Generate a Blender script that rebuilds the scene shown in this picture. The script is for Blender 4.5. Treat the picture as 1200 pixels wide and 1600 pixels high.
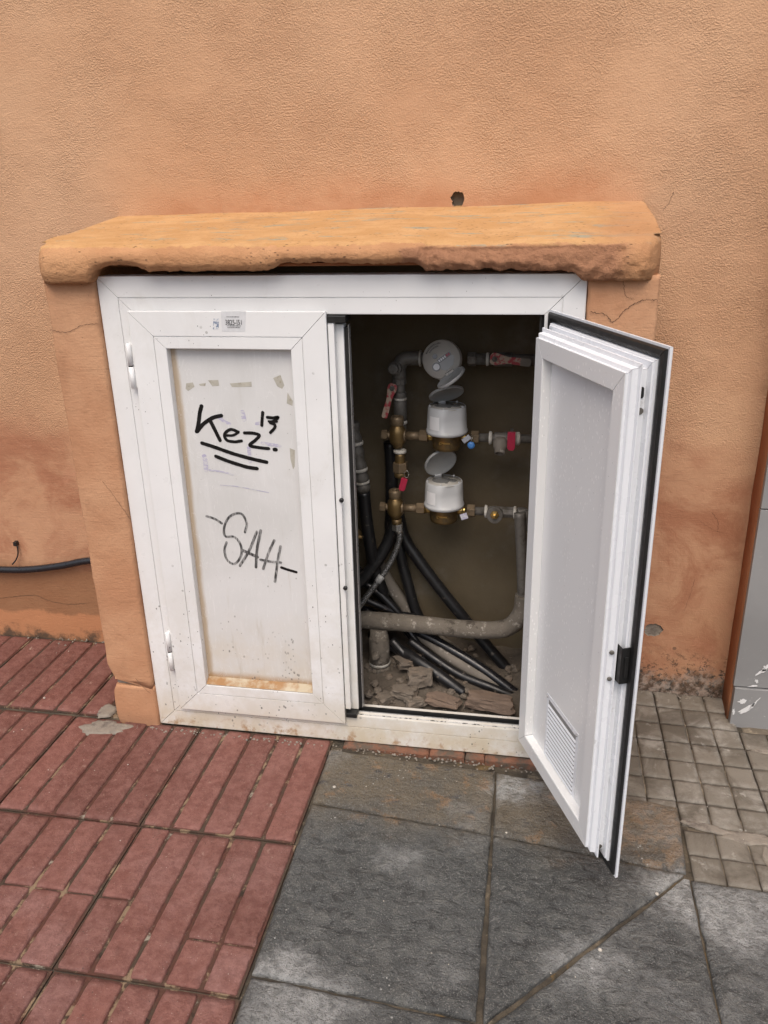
import bpy, bmesh, math, random
from mathutils import Vector, Matrix, noise
random.seed(7)
S = bpy.context.scene
for o in list(bpy.data.objects): bpy.data.objects.remove(o)
COL = S.collection
rad = math.radians

# ------------------------------------------------------------------ camera
cam = bpy.data.cameras.new('camera'); cam_o = bpy.data.objects.new('camera', cam); COL.objects.link(cam_o)
cam.sensor_fit = 'HORIZONTAL'; cam.sensor_width = 36.0; cam.lens = 36.0*1285.09/1200.0
cam.clip_start = 0.02; cam.clip_end = 400
cR = Vector((0.98370018, 0.17837047, -0.02275793)); cU = Vector((-0.04413829, 0.36221038, 0.93105072)); cF = Vector((-0.17431512, 0.91487027, -0.36417939))
m4 = Matrix((cR, cU, -cF)).transposed().to_4x4(); m4.translation = (1.04890679, -1.88534146, 1.45515778)
cam_o.matrix_world = m4
S.camera = cam_o

# ------------------------------------------------------------------ sky, sun, exposure
SUN_EL, SUN_AZ = rad(60), rad(180)           # azimuth clockwise from +Y : behind the camera, a little left
w = bpy.data.worlds.new('World'); S.world = w; w.use_nodes = True
nt = w.node_tree; nt.nodes.clear()
sky = nt.nodes.new('ShaderNodeTexSky'); sky.sky_type = 'NISHITA'; sky.sun_disc = False
sky.sun_elevation = SUN_EL; sky.sun_rotation = SUN_AZ; sky.air_density = 1.0; sky.dust_density = 5.0; sky.ozone_density = 0.6
bg = nt.nodes.new('ShaderNodeBackground'); bg.inputs[1].default_value = 0.14
wo = nt.nodes.new('ShaderNodeOutputWorld')
nt.links.new(sky.outputs[0], bg.inputs[0]); nt.links.new(bg.outputs[0], wo.inputs[0])
sun = bpy.data.lights.new('sun', 'SUN'); sun.energy = 1.25; sun.angle = rad(50); sun.color = (1.0, 0.945, 0.87)
sun_o = bpy.data.objects.new('sun', sun); COL.objects.link(sun_o)
sd = Vector((math.sin(SUN_AZ)*math.cos(SUN_EL), math.cos(SUN_AZ)*math.cos(SUN_EL), math.sin(SUN_EL)))
sun_o.rotation_euler = (-sd).to_track_quat('-Z', 'Y').to_euler(); sun_o.location = sd*8
S.view_settings.view_transform = 'Standard'; S.view_settings.look = 'None'
S.view_settings.gamma = 1; S.view_settings.use_curve_mapping = False
S.view_settings.exposure = 0.34

# ------------------------------------------------------------------ material helpers
class NT:
    def __init__(s, name):
        s.m = bpy.data.materials.new(name); s.m.use_nodes = True; s.t = s.m.node_tree; s.t.nodes.clear()
        s.out = s.n('ShaderNodeOutputMaterial'); s.b = s.n('ShaderNodeBsdfPrincipled')
        s.l(s.b.outputs[0], s.out.inputs[0])
        g = s.n('ShaderNodeNewGeometry'); s.pos = g.outputs['Position']; s.nrm = g.outputs['Normal']; s.point = g.outputs['Pointiness']
        s.objc = None
    def n(s, t): return s.t.nodes.new(t)
    def l(s, a, b): s.t.links.new(a, b)
    def put(s, sock, v):
        if hasattr(v, 'is_linked') or hasattr(v, 'links'): s.l(v, sock)
        elif isinstance(v, (tuple, list)) and len(v) == 3 and sock.type == 'RGBA': sock.default_value = (*v, 1)
        else: sock.default_value = v
    def use_object(s):
        tc = s.n('ShaderNodeTexCoord'); s.pos = tc.outputs['Object']; return s
    def use_random(s):
        oi = s.n('ShaderNodeObjectInfo'); s.rnd = oi.outputs['Random']; return s
    def scale(s, v, sc):
        k = s.n('ShaderNodeVectorMath'); k.operation = 'MULTIPLY'; s.l(v, k.inputs[0]); k.inputs[1].default_value = sc; return k.outputs[0]
    def noise(s, sc, det=4, rough=.55, v=None, dist=0):
        k = s.n('ShaderNodeTexNoise'); k.inputs['Scale'].default_value = sc; k.inputs['Detail'].default_value = det
        k.inputs['Roughness'].default_value = rough; k.inputs['Distortion'].default_value = dist
        s.l(v or s.pos, k.inputs['Vector']); return k.outputs['Fac']
    def voro(s, sc, feat='F1', v=None, rnd=1, out='Distance'):
        k = s.n('ShaderNodeTexVoronoi'); k.feature = feat; k.inputs['Scale'].default_value = sc; k.inputs['Randomness'].default_value = rnd
        s.l(v or s.pos, k.inputs['Vector']); return k.outputs[out]
    def math(s, op, a, b=0, c=None, clamp=False):
        k = s.n('ShaderNodeMath'); k.operation = op; k.use_clamp = clamp
        s.put(k.inputs[0], a); s.put(k.inputs[1], b)
        if c is not None: s.put(k.inputs[2], c)
        return k.outputs[0]
    def ramp(s, f, a, b, lo=0, hi=1):                    # smoothstep-ish map a..b -> lo..hi
        k = s.n('ShaderNodeMapRange'); k.interpolation_type = 'SMOOTHSTEP'
        s.put(k.inputs['Value'], f); k.inputs['From Min'].default_value = a; k.inputs['From Max'].default_value = b
        k.inputs['To Min'].default_value = lo; k.inputs['To Max'].default_value = hi; return k.outputs[0]
    def mix(s, f, a, b):
        k = s.n('ShaderNodeMix'); k.data_type = 'RGBA'; s.put(k.inputs['Factor'], f)
        s.put(k.inputs[6], a if not isinstance(a, tuple) else a); s.put(k.inputs[7], b); return k.outputs[2]
    def xyz(s):
        k = s.n('ShaderNodeSeparateXYZ'); s.l(s.pos, k.inputs[0]); return k.outputs
    def mul(s, a, b): return s.math('MULTIPLY', a, b)
    def add(s, a, b): return s.math('ADD', a, b)
    def bump(s, h, strength=.5, dist=.002, prev=None):
        k = s.n('ShaderNodeBump'); k.inputs['Strength'].default_value = strength; k.inputs['Distance'].default_value = dist
        s.l(h, k.inputs['Height'])
        if prev is not None: s.l(prev, k.inputs['Normal'])
        return k.outputs[0]
    def fin(s, col=None, rough=None, metal=None, normal=None, spec=None):
        for nm, v in (('Base Color', col), ('Roughness', rough), ('Metallic', metal), ('Normal', normal), ('Specular IOR Level', spec)):
            if v is not None: s.put(s.b.inputs[nm], v)
        return s.m

def simple(name, col, rough=.5, metal=0, var=.15, sc=30, bump=.0, bdist=.001, dirt=None, dsc=25, dlo=.5, dhi=.7):
    t = NT(name).use_object()
    c = t.mix(t.noise(sc, 5), tuple(x*(1-var) for x in col), tuple(min(1, x*(1+var)) for x in col))
    if dirt: c = t.mix(t.ramp(t.noise(dsc, 6, .65), dlo, dhi), c, dirt)
    nr = t.bump(t.noise(sc*4, 5, .6), bump, bdist) if bump else None
    r = t.ramp(t.noise(sc*1.7, 4), .3, .7, max(0, rough-.1), min(1, rough+.1))
    return t.fin(c, r, metal, nr)

M = {}
# building wall: sprayed stucco above, trowelled and stained below
def mk_wall():
    t = NT('orange_stucco'); X, Y, Z = t.xyz()
    big = t.noise(1.3, 4); mid = t.noise(6, 5, .6); fine = t.noise(60, 4)
    c = t.mix(t.ramp(big, .3, .7), (.55, .325, .190), (.62, .385, .235))
    c = t.mix(t.ramp(mid, .42, .72, 0, .45), c, (.52, .30, .175))
    # brushed, darker render in a band above the ledge
    zj = t.add(Z, t.mul(t.math('SUBTRACT', t.noise(3.5, 5, .6), .5), .16))
    xin = t.mul(t.ramp(X, -.15, .05), t.ramp(X, 1.15, 1.35, 1, 0))
    band = t.mul(t.mul(t.ramp(zj, 1.41, 1.52, 1, 0), t.ramp(zj, 1.3, 1.36)), xin)
    c = t.mix(t.mul(band, t.ramp(t.noise(5, 6, .7, dist=.5), .3, .65, .25, .75)), c, (.44, .20, .10))
    # trowelled lower zone with patches
    low = t.ramp(t.add(Z, t.mul(t.math('SUBTRACT', t.noise(2.6, 5, .6), .5), .55)), .66, .84, 1, 0)
    smooth = t.math('MAXIMUM', low, t.mul(band, .85))
    c = t.mix(t.mul(low, t.ramp(t.noise(4.5, 6, .65, dist=.6), .4, .62,    .35, .95)), c, (.37, .168, .095))
    c = t.mix(t.mul(low, t.ramp(t.noise(9, 6, .7, dist=1.2), .56, .72, 0, .55)), c, (.52, .27, .165))
    # left end: old brown render below the cable, orange flakes at the foot
    left = t.ramp(X, .2, .0)
    zl = t.add(Z, t.mul(t.math('SUBTRACT', t.noise(7, 6, .65), .5), .09))
    c = t.mix(t.mul(left, t.ramp(zl, .25, .31, .85, 0)), c, (.27, .135, .068))
    c = t.mix(t.mul(left, t.ramp(zl, .088, .10, 1, 0)), c, (.45, .21, .105))
    # mould and lime at the foot of the wall
    zm = t.add(Z, t.mul(t.math('SUBTRACT', t.noise(16, 8, .75), .5), .22))
    right = t.ramp(X, .9, 1.1)
    sp = t.ramp(t.noise(85, 5, .7), .52, .60)
    c = t.mix(t.mul(t.mul(right, t.ramp(zm, .02, .14, 1, 0)), sp), c, (.035, .032, .028))
    c = t.mix(t.mul(right, t.ramp(zm, .0, .075, .85, 0)), c, t.mix(t.ramp(t.noise(30, 6, .7), .42, .6), (.05, .045, .038), (.34, .29, .25)))
    c = t.mix(t.mul(left, t.ramp(zm, -.02, .03, .9, 0)), c, (.075, .055, .04))
    spots = t.mul(t.ramp(t.voro(22), .10, .16, 1, 0), t.ramp(t.noise(4, 2), .55, .7))
    c = t.mix(t.mul(t.mul(spots, right), t.ramp(Z, .25, .1)), c, (.05, .045, .04))
    grain = t.add(t.mul(t.ramp(t.noise(260, 2, .5), .35, .7), .7), t.mul(t.noise(150, 2, .5), .6))
    stucco = t.mul(t.mul(grain, t.ramp(t.noise(4, 5, .65), .32, .66, .35, 1.25)), t.math('SUBTRACT', 1, t.mul(smooth, .85)))
    brush = t.add(t.noise(1, 4, .6, v=t.scale(t.pos, (14, 14, 210))), t.mul(t.noise(22, 5, .65, dist=1.5), 1.6))
    h = t.add(stucco, t.mul(t.mul(brush, smooth), .35))
    nr = t.bump(h, .8, .0030)
    nr = t.bump(t.noise(7, 6, .62), .45, .014, nr)
    return t.fin(c, .88, 0, nr, .2)
M['wall'] = mk_wall()

def mk_render(name, a, b, cracky=0, brushed=True, g=1.0):
    t = NT(name); X, Y, Z = t.xyz()
    c = t.mix(t.ramp(t.noise(3.2, 5, .6), .35, .68), a, b)
    c = t.mix(t.ramp(t.noise(11, 6, .65, dist=.8), .5, .75, 0, .5), c, tuple(x*.74 for x in a))
    c = t.mix(t.ramp(t.noise(240, 2), .68, .74, 0, .6), c, (.12, .07, .05))
    c = t.mix(t.ramp(t.add(Z, t.mul(t.noise(12, 5), .08)), .02, .09, .55, 0), c, (.25, .13, .08))
    h = t.add(t.mul(t.noise(130, 4, .6), .5*g), t.noise(18, 5, .6))
    if brushed: h = t.add(h, t.mul(t.noise(1, 3, .6, v=t.scale(t.pos, (20, 20, 230))), .25))
    return t.fin(c, .9, 0, t.bump(h, .7, .004), .2)
M['pilaster'] = mk_render('orange_render', (.46, .235, .128), (.56, .32, .185))
def mk_ledge():
    t = NT('weathered_orange_render'); X, Y, Z = t.xyz()
    sep = t.n('ShaderNodeSeparateXYZ'); t.l(t.nrm, sep.inputs[0])
    c = t.mix(t.ramp(t.noise(6, 5, .6), .35, .68), (.42, .215, .105), (.52, .285, .145))
    yl = t.add(Y, t.mul(t.math('SUBTRACT', t.noise(26, 7, .72), .5), .045))
    top = t.mul(t.ramp(yl, -.030, -.025), t.ramp(Z, 1.33, 1.345))          # the coat of yellow paint on the sloping top
    top = t.mul(top, t.ramp(t.add(X, t.mul(t.noise(8, 4), .2)), 1.22, 1.34, 1, .25))
    yel = t.mix(t.ramp(t.noise(1, 5, .65, v=t.scale(t.pos, (9, 17, 17))), .35, .68), (.49, .275, .115), (.57, .34, .16))
    yel = t.mix(t.ramp(t.noise(1, 6, .7, v=t.scale(t.pos, (7, 30, 30))), .575, .62, 0, .85), yel, (.30, .31, .24))
    yel = t.mix(t.ramp(t.noise(60, 6, .7), .5, .7, 0, .45), yel, (.42, .22, .09))
    c = t.mix(top, c, yel)
    pit = t.mul(t.math('LESS_THAN', t.voro(1, v=t.scale(t.pos, (45, 110, 110))), .16), t.ramp(t.noise(9, 4, .6), .48, .56))
    c = t.mix(t.mul(pit, .8), c, (.10, .06, .035))
    c = t.mix(t.ramp(t.noise(5, 6, .7, dist=.6), .52, .72, 0, .35), c, (.30, .165, .085))
    raw = t.mul(t.ramp(t.add(X, t.mul(t.noise(20, 4), .06)), .77, .79), t.ramp(t.add(Z, t.mul(t.noise(25, 4), .02)), 1.352, 1.346))  # broken front on the right
    raw = t.mul(raw, t.ramp(X, 1.19, 1.25, 1, 0))
    c = t.mix(t.mul(raw, .85), c, t.mix(t.noise(60, 5, .7), (.22, .105, .06), (.40, .2, .115)))
    c = t.mix(t.ramp(t.noise(200, 2), .68, .74, 0, .5), c, (.10, .06, .04))
    h = t.add(t.mul(t.noise(120, 5, .65), t.add(.35, t.mul(raw, .9))), t.add(t.noise(1, 5, .65, v=t.scale(t.pos, (60, 100, 100))), t.mul(pit, -1.5)))
    return t.fin(c, .9, 0, t.bump(h, .9, .0045), .2)
M['ledge'] = mk_ledge()

def mk_alu(name, col, speck=1.0, warm=True, rough=.32):
    t = NT(name); X, Y, Z = t.xyz()
    c = t.mix(t.ramp(t.noise(5, 5), .35, .7), col, tuple(x*.94 for x in col))
    c = t.mix(t.ramp(t.noise(3.3, 6, .68, dist=1), .52, .72, 0, .35), c, (.56, .54, .49))
    c = t.mix(t.mul(t.ramp(Z, .75, .1), t.ramp(t.noise(6, 6, .7), .40, .62, 0, .45)), c, (.56, .52, .44))
    if warm:
        g = t.mul(t.ramp(t.add(Z, t.mul(t.noise(7, 5, .7), .16)), .09, .25, 1, 0), t.ramp(t.noise(14, 6, .7), .30, .65, .25, 1))
        c = t.mix(t.mul(g, .95), c, (.58, .50, .37))
        c = t.mix(t.mul(t.ramp(t.add(Z, t.mul(t.noise(18, 6, .75), .10)), .055, .10, .8, 0), t.ramp(t.noise(32, 6, .7), .50, .64)), c, (.36, .20, .09))
    dens = t.ramp(Z, .1, .75, .19, .085)
    dots = t.mul(t.math('LESS_THAN', t.voro(1, v=t.scale(t.pos, (85, 85, 58))), t.mul(dens, t.ramp(t.noise(37, 3), .35, .7, .4, 1.25))), t.ramp(t.noise(9, 3), .50, .58))
    c = t.mix(t.mul(dots, .75*speck), c, (.10, .10, .09))
    rings = t.mul(t.math('LESS_THAN', t.voro(33), .12), t.ramp(t.noise(5, 3), .58, .64))
    c = t.mix(t.mul(rings, .5*speck), c, (.22, .22, .19))
    return t.fin(c, t.ramp(t.noise(12, 5), .3, .75, rough-.05, rough+.2), 0, t.bump(t.noise(20, 3), .03, .002))
M['white'] = mk_alu('white_lacquered_aluminium', (.80, .805, .80))
M['rusty_bead'] = simple('rust_stained_bead', (.44, .37, .26), .6, var=.12, sc=14, dirt=(.30, .155, .055), dsc=16, dlo=.42, dhi=.62)
M['grey_white'] = mk_alu('pale_grey_lacquer', (.66, .67, .67), .25, False)
def mk_panel():
    t = NT('dirty_white_panel'); X, Y, Z = t.xyz()
    c = t.mix(t.ramp(t.noise(4, 6, .6, dist=.5), .35, .7), (.67, .67, .66), (.60, .60, .585))
    c = t.mix(t.ramp(t.noise(1, 5, .65, v=t.scale(t.pos, (30, 30, 5))), .55, .72, 0, .35), c, (.74, .74, .73))
    low = t.ramp(t.add(Z, t.mul(t.noise(6, 5, .7), .3)), .25, .60, 1, 0)
    c = t.mix(t.mul(low, t.ramp(t.noise(10, 6, .7), .3, .7, .15, .8)), c, (.60, .54, .44))
    edge = t.ramp(t.add(X, t.mul(t.noise(1, 5, .7, v=t.scale(t.pos, (50, 50, 9))), .016)), .180, .194, 1, 0)
    c = t.mix(t.mul(edge, .75), c, (.40, .28, .15))
    foot = t.ramp(t.add(Z, t.mul(t.noise(25, 6, .7), .02)), .178, .205, 1, 0)
    c = t.mix(t.mul(foot, .85), c, (.38, .22, .09))
    scr = t.ramp(t.noise(1, 3, .5, v=t.scale(t.pos, (16, 16, 3)), dist=4), .495, .505, 1, 0)
    scr = t.mul(scr, t.ramp(t.noise(1, 3, .5, v=t.scale(t.pos, (16, 16, 3)), dist=4), .485, .495))
    c = t.mix(t.mul(scr, .35), c, (.80, .80, .79))
    d = t.mul(t.ramp(Z, .15, .7, .24, .10), t.ramp(t.noise(40, 3), .35, .7, .4, 1.3))
    dots = t.mul(t.math('LESS_THAN', t.voro(1, v=t.scale(t.pos, (95, 95, 60))), d), t.ramp(t.noise(11, 3), .50, .58))
    c = t.mix(t.mul(dots, t.ramp(t.noise(21, 3), .35, .65, .25, .85)), c, (.16, .15, .13))
    c = t.mix(t.mul(t.ramp(t.noise(1, 6, .7, v=t.scale(t.pos, (34, 34, 4))), .56, .70, 0, .5), t.ramp(Z, .9, .2, .2, 1)), c, (.48, .44, .36))
    return t.fin(c, t.ramp(t.noise(9, 5), .3, .7, .32, .55), 0, t.bump(t.noise(8, 4), .1, .004))
M['panel'] = mk_panel()
def mk_inner():
    t = NT('splashed_grey_panel').use_object(); X, Y, Z = t.xyz()
    c = t.mix(t.noise(2, 1), (.77, .775, .77), (.74, .745, .74))
    v = t.scale(t.pos, (120, 120, 62))
    d = t.mul(t.math('LESS_THAN', t.voro(1, v=v), .22), t.math('GREATER_THAN', t.add(t.noise(6, 3, .6), t.mul(t.voro(1, v=v, out='Color'), .12)), .56))
    c = t.mix(t.mul(d, .75), c, (.90, .90, .89))
    c = t.mix(t.ramp(t.noise(1, 5, .7, v=t.scale(t.pos, (9, 9, 2.5))), .55, .75, 0, .25), c, (.58, .57, .54))
    d2 = t.math('LESS_THAN', t.voro(60), .05)
    c = t.mix(t.mul(d2, .6), c, (.15, .15, .14))
    low = t.mul(t.ramp(t.add(Z, t.mul(t.noise(22, 6, .7), .08)), .12, .19, 1, 0), t.ramp(t.noise(60, 5, .7), .45, .6))
    c = t.mix(t.mul(low, .7), c, (.78, .76, .72))
    return t.fin(c, .30, 0, None)
M['inner'] = mk_inner()
M['inner_frame'] = mk_inner(); M['inner_frame'].name = 'splashed_grey_lacquer'
M['inner_bright'] = simple('bright_white_edge', (.76, .78, .81), .3, var=.04, sc=8, dirt=(.45, .44, .42), dlo=.62, dhi=.8)
M['rubber'] = simple('black_rubber', (.012, .012, .012), .45, var=.3, bump=.1)
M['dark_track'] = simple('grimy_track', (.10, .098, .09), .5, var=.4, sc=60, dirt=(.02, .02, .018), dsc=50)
M['track_white'] = simple('grimy_white_track', (.55, .55, .54), .4, var=.1, sc=20, dirt=(.03, .03, .028), dsc=70, dlo=.5, dhi=.6)
M['alu_bare'] = simple('grey_aluminium', (.50, .50, .50), .35, .6, var=.1)
M['ink'] = simple('black_marker_ink', (.006, .006, .006), .35, var=.2)
def mk_worn():
    t = NT('worn_marker_ink')
    f = t.ramp(t.noise(1, 5, .7, v=t.scale(t.pos, (230, 230, 45))), .40, .60)
    f2 = t.ramp(t.noise(22, 4), .35, .65)
    c = t.mix(t.mul(f, t.add(.35, t.mul(f2, .6))), (.045, .045, .045), (.42, .42, .41))
    return t.fin(c, .5)
M['worn'] = mk_worn()
def mk_purple():
    t = NT('faded_violet_ink')
    f = t.ramp(t.noise(1, 5, .7, v=t.scale(t.pos, (60, 60, 170))), .42, .6)
    return t.fin(t.mix(f, (.44, .42, .55), (.62, .62, .62)), .5)
M['purple'] = mk_purple()
M['blue_ink'] = simple('smeared_blue_ink', (.22, .28, .38), .5, var=.5, sc=120, dirt=(.7, .71, .72), dsc=120, dlo=.45, dhi=.55)
M['tape'] = simple('old_tape_residue', (.44, .42, .36), .5, var=.25, sc=60, dirt=(.3, .27, .2), dsc=90)
M['sticker'] = simple('silver_sticker', (.66, .67, .68), .4, var=.15, sc=90)
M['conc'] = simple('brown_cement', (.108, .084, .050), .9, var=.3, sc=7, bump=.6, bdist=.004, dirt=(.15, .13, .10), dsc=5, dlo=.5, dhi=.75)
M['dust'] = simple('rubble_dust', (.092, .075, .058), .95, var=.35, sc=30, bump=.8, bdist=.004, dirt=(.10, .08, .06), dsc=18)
M['stone'] = simple('broken_mortar', (.145, .12, .095), .95, var=.25, sc=40, bump=.8, bdist=.003, dirt=(.2, .15, .11), dsc=22)
M['brickbit'] = simple('dusty_brick', (.165, .118, .088), .95, var=.25, sc=40, bump=.8, bdist=.003, dirt=(.18, .12, .08), dsc=18)
M['brass'] = simple('aged_brass', (.23, .155, .065), .42, .75, var=.3, sc=40, bump=.15, dirt=(.11, .08, .05), dsc=30, dlo=.45, dhi=.7)
M['brass_dull'] = simple('tarnished_brass', (.21, .155, .095), .5, .5, var=.3, sc=40, bump=.2, dirt=(.10, .075, .05), dsc=40)
M['brass_bright'] = simple('clean_brass', (.48, .33, .12), .3, .9, var=.15)  # brighter, cleaner brass than the aged fittings
M['iron'] = simple('dusty_galvanised_pipe', (.15, .14, .125), .6, .35, var=.3, sc=40, bump=.4, dirt=(.075, .065, .05), dsc=30)
def mk_drain():
    t = NT('crusted_drain_pipe')
    c = t.mix(t.noise(25, 5), (.125, .11, .09), (.20, .175, .145))
    c = t.mix(t.ramp(t.noise(34, 6, .75), .57, .63, 0, .9), c, (.34, .31, .27))
    c = t.mix(t.ramp(t.noise(18, 6, .7), .56, .64, 0, .85), c, (.06, .05, .04))
    return t.fin(c, .9, 0, t.bump(t.add(t.noise(60, 6, .7), t.noise(22, 4)), .9, .006), .2)
M['crust'] = mk_drain()
M['drain'] = simple('dusty_grey_plastic_pipe', (.165, .145, .12), .75, 0, var=.25, sc=25, bump=.4, bdist=.002, dirt=(.33, .30, .265), dsc=26, dlo=.58, dhi=.64)
M['ptfe'] = simple('white_thread_tape', (.50, .48, .43), .8, var=.25, sc=120, bump=.5, dirt=(.3, .26, .2), dsc=60)
M['hose'] = simple('black_polyethylene', (.011, .011, .012), .38, var=.4, sc=40, bump=.1, dirt=(.13, .11, .09), dsc=60, dlo=.60, dhi=.72)
M['hose_clean'] = simple('shiny_black_polyethylene', (.010, .010, .012), .28, var=.3, dirt=(.05, .05, .05), dsc=40, dlo=.6, dhi=.75)
M['cable'] = simple('black_cable_sheath', (.014, .015, .018), .35, var=.2, sc=60, dirt=(.06, .06, .06), dsc=60, dlo=.6, dhi=.75)
M['red'] = simple('red_plastic', (.36, .016, .05), .42, var=.1)
M['red_worn'] = simple('worn_red_paint', (.32, .03, .04), .5, var=.2, dirt=(.36, .28, .21), dsc=50, dlo=.46, dhi=.56)
M['blue'] = simple('blue_plastic', (.06, .20, .50), .4, var=.1)
M['tag'] = simple('grey_seal_plastic', (.34, .36, .40), .4, var=.1)
M['meter'] = simple('white_meter_plastic', (.50, .51, .515), .38, var=.06, sc=20, dirt=(.36, .35, .32), dsc=14, dlo=.5, dhi=.8)
M['meter_lid'] = simple('grey_meter_lid', (.33, .335, .33), .42, var=.08, sc=20, dirt=(.34, .33, .3), dsc=14, dlo=.5, dhi=.8)
M['meter_face'] = simple('beige_register_plate', (.46, .44, .40), .4, var=.1, sc=40)
M['glass'] = simple('dark_register_glass', (.15, .15, .145), .12, var=.2)
M['print'] = simple('dark_print', (.05, .05, .05), .5, var=.2)
M['label'] = simple('white_label', (.74, .74, .74), .45, var=.04)
def mk_braid():
    t = NT('braided_steel').use_object()
    wv = t.voro(420); c = t.mix(t.ramp(wv, .2, .6), (.46, .46, .45), (.07, .07, .07))
    return t.fin(c, .35, .8, t.bump(wv, .5, .001))
M['braid'] = mk_braid()
M['chrome'] = simple('dull_chrome', (.42, .41, .38), .3, .85, var=.15)
M['old_cut'] = simple('grey_mortar', (.235, .205, .168), .95, var=.3, sc=40, bump=.8, bdist=.003, dirt=(.12, .1, .085), dsc=30)
M['dark_hole'] = simple('raw_cavity_mortar', (.20, .155, .11), .95, var=.3, sc=60, bump=.8)

def mk_redtile():
    t = NT('red_cement_strip').use_random(); X, Y, Z = t.xyz()
    c = t.mix(t.rnd, (.135, .052, .040), (.205, .080, .062))
    c = t.mix(t.ramp(t.noise(7, 6, .65), .4, .7, 0, .5), c, (.26, .12, .10))
    c = t.mix(t.ramp(t.noise(2.2, 5, .6), .45, .7, 0, .55), c, (.145, .052, .040))
    c = t.mix(t.mul(t.ramp(Y, -.25, -.75), t.ramp(t.noise(5, 6, .65), .46, .64, .0, .6)), c, (.26, .135, .12))
    c = t.mix(t.ramp(t.noise(1, 7, .72, v=t.scale(t.pos, (30, 9, 9))), .55, .72, 0, .55), c, (.105, .050, .040))
    c = t.mix(t.ramp(t.noise(26, 7, .75), .60, .69, 0, .8), c, (.33, .21, .165))
    c = t.mix(t.ramp(t.noise(13, 7, .72), .655, .70, 0, .8), c, (.40, .33, .26))
    c = t.mix(t.ramp(t.noise(330, 2, .5), .66, .72, 0, .6), c, (.10, .05, .045))
    c = t.mix(t.ramp(t.noise(290, 2, .5, v=t.scale(t.pos, (1, 1.1, 1))), .70, .75, 0, .7), c, (.52, .42, .37))
    c = t.mix(t.ramp(t.noise(45, 6, .7), .38, .62), t.mix(.22, c, (.06, .03, .025)), t.mix(.10, c, (.42, .28, .24)))
    c = t.mix(t.mul(t.math('LESS_THAN', t.voro(70), .13), t.ramp(t.noise(6, 3), .50, .60)), c, (.10, .055, .045))
    h = t.add(t.noise(140, 5, .7), t.mul(t.noise(28, 5), 1.4))
    return t.fin(c, t.ramp(t.noise(16, 4), .3, .7, .62, .85), 0, t.bump(h, .8, .004), .3)
M['redtile'] = mk_redtile()
def mk_slate():
    t = NT('dark_slate_relief'); X, Y, Z = t.xyz()
    c = t.mix(t.ramp(t.noise(3, 6, .6), .35, .68), (.062, .064, .061), (.090, .092, .088))
    v = t.scale(t.pos, (1.0, 1.35, 1))
    rid = t.noise(34, 5, .62, v=v, dist=.7)
    c = t.mix(t.ramp(rid, .50, .64, 0, .5), c, (.150, .148, .134))
    c = t.mix(t.ramp(rid, .34, .47, .75, 0), c, (.026, .026, .025))
    # brown washed dirt near the wall
    br = t.ramp(t.add(Y, t.mul(t.math('SUBTRACT', t.noise(5, 6, .7), .5), .3)), -.36, -.20)
    c = t.mix(t.mul(br, t.ramp(t.noise(9, 6, .7), .3, .62, .45, .95)), c, (.150, .120, .080))
    rust = t.mul(br, t.ramp(t.noise(13, 7, .72), .56, .64))
    c = t.mix(t.mul(rust, .8), c, (.25, .15, .075))
    c = t.mix(t.mul(br, t.ramp(t.noise(16, 7, .75, v=t.scale(t.pos, (1, 1.3, 1))), .59, .63, 0, .9)), c, (.045, .043, .045))
    dd = t.math('SQRT', t.add(t.math('POWER', t.math('SUBTRACT', X, 1.37), 2), t.math('POWER', t.math('SUBTRACT', Y, -.21), 2)))
    dd = t.add(dd, t.mul(t.math('SUBTRACT', t.noise(14, 6, .7), .5), .16))
    tan = t.mul(t.ramp(dd, .10, .15, 1, 0), t.ramp(t.noise(24, 7, .72), .44, .52, .1, 1))
    c = t.mix(t.mul(tan, .9), c, (.235, .16, .095))
    # pale lime bloom
    lime = t.ramp(t.add(t.noise(2.7, 7, .72, v=t.scale(t.pos, (1.1, 1, 1))), t.mul(t.ramp(X, .9, 1.6), .09)), .545, .68, 0, .85)
    lime = t.mul(lime, .30)
    for bx, by, br_, am in ((1.04, -.11, .15, .95), (1.41, -.40, .17, .9), (1.52, -.43, .24, .85), (.60, -.735, .13, .8), (.66, -.80, .22, .7), (1.20, -.62, .16, .6), (.78, -.40, .10, .4), (1.12, -.92, .3, .7)):
        dd = t.math('SQRT', t.add(t.math('POWER', t.math('SUBTRACT', X, bx), 2), t.math('POWER', t.math('MULTIPLY', t.math('SUBTRACT', Y, by), 1.3), 2)))
        dd = t.add(dd, t.mul(t.math('SUBTRACT', t.noise(11, 6, .72), .5), .26))
        lime = t.math('MAXIMUM', lime, t.ramp(dd, br_*.15, br_*.75, am, 0))
    lime = t.mul(lime, t.ramp(t.noise(50, 6, .75), .36, .58, .35, 1))
    c = t.mix(lime, c, (.40, .40, .385))
    c = t.mix(t.ramp(t.noise(300, 2), .56, .66, 0, .7), c, (.24, .235, .215))
    c = t.mix(t.ramp(t.noise(310, 2, v=t.scale(t.pos, (1, 1.07, 1))), .58, .68, 0, .7), c, (.025, .025, .024))
    dr = t.mul(t.math('LESS_THAN', t.voro(50), .10), t.ramp(t.noise(4, 3), .58, .66))
    c = t.mix(t.mul(dr, .85), c, (.55, .55, .52))
    h = t.add(t.mul(rid, 1.0), t.mul(t.noise(160, 5, .7), .5))
    return t.fin(c, t.ramp(t.noise(25, 4),   .3, .7, .38, .62), 0, t.bump(h, 1.0, .013), .5)
M['slate'] = mk_slate()
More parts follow.
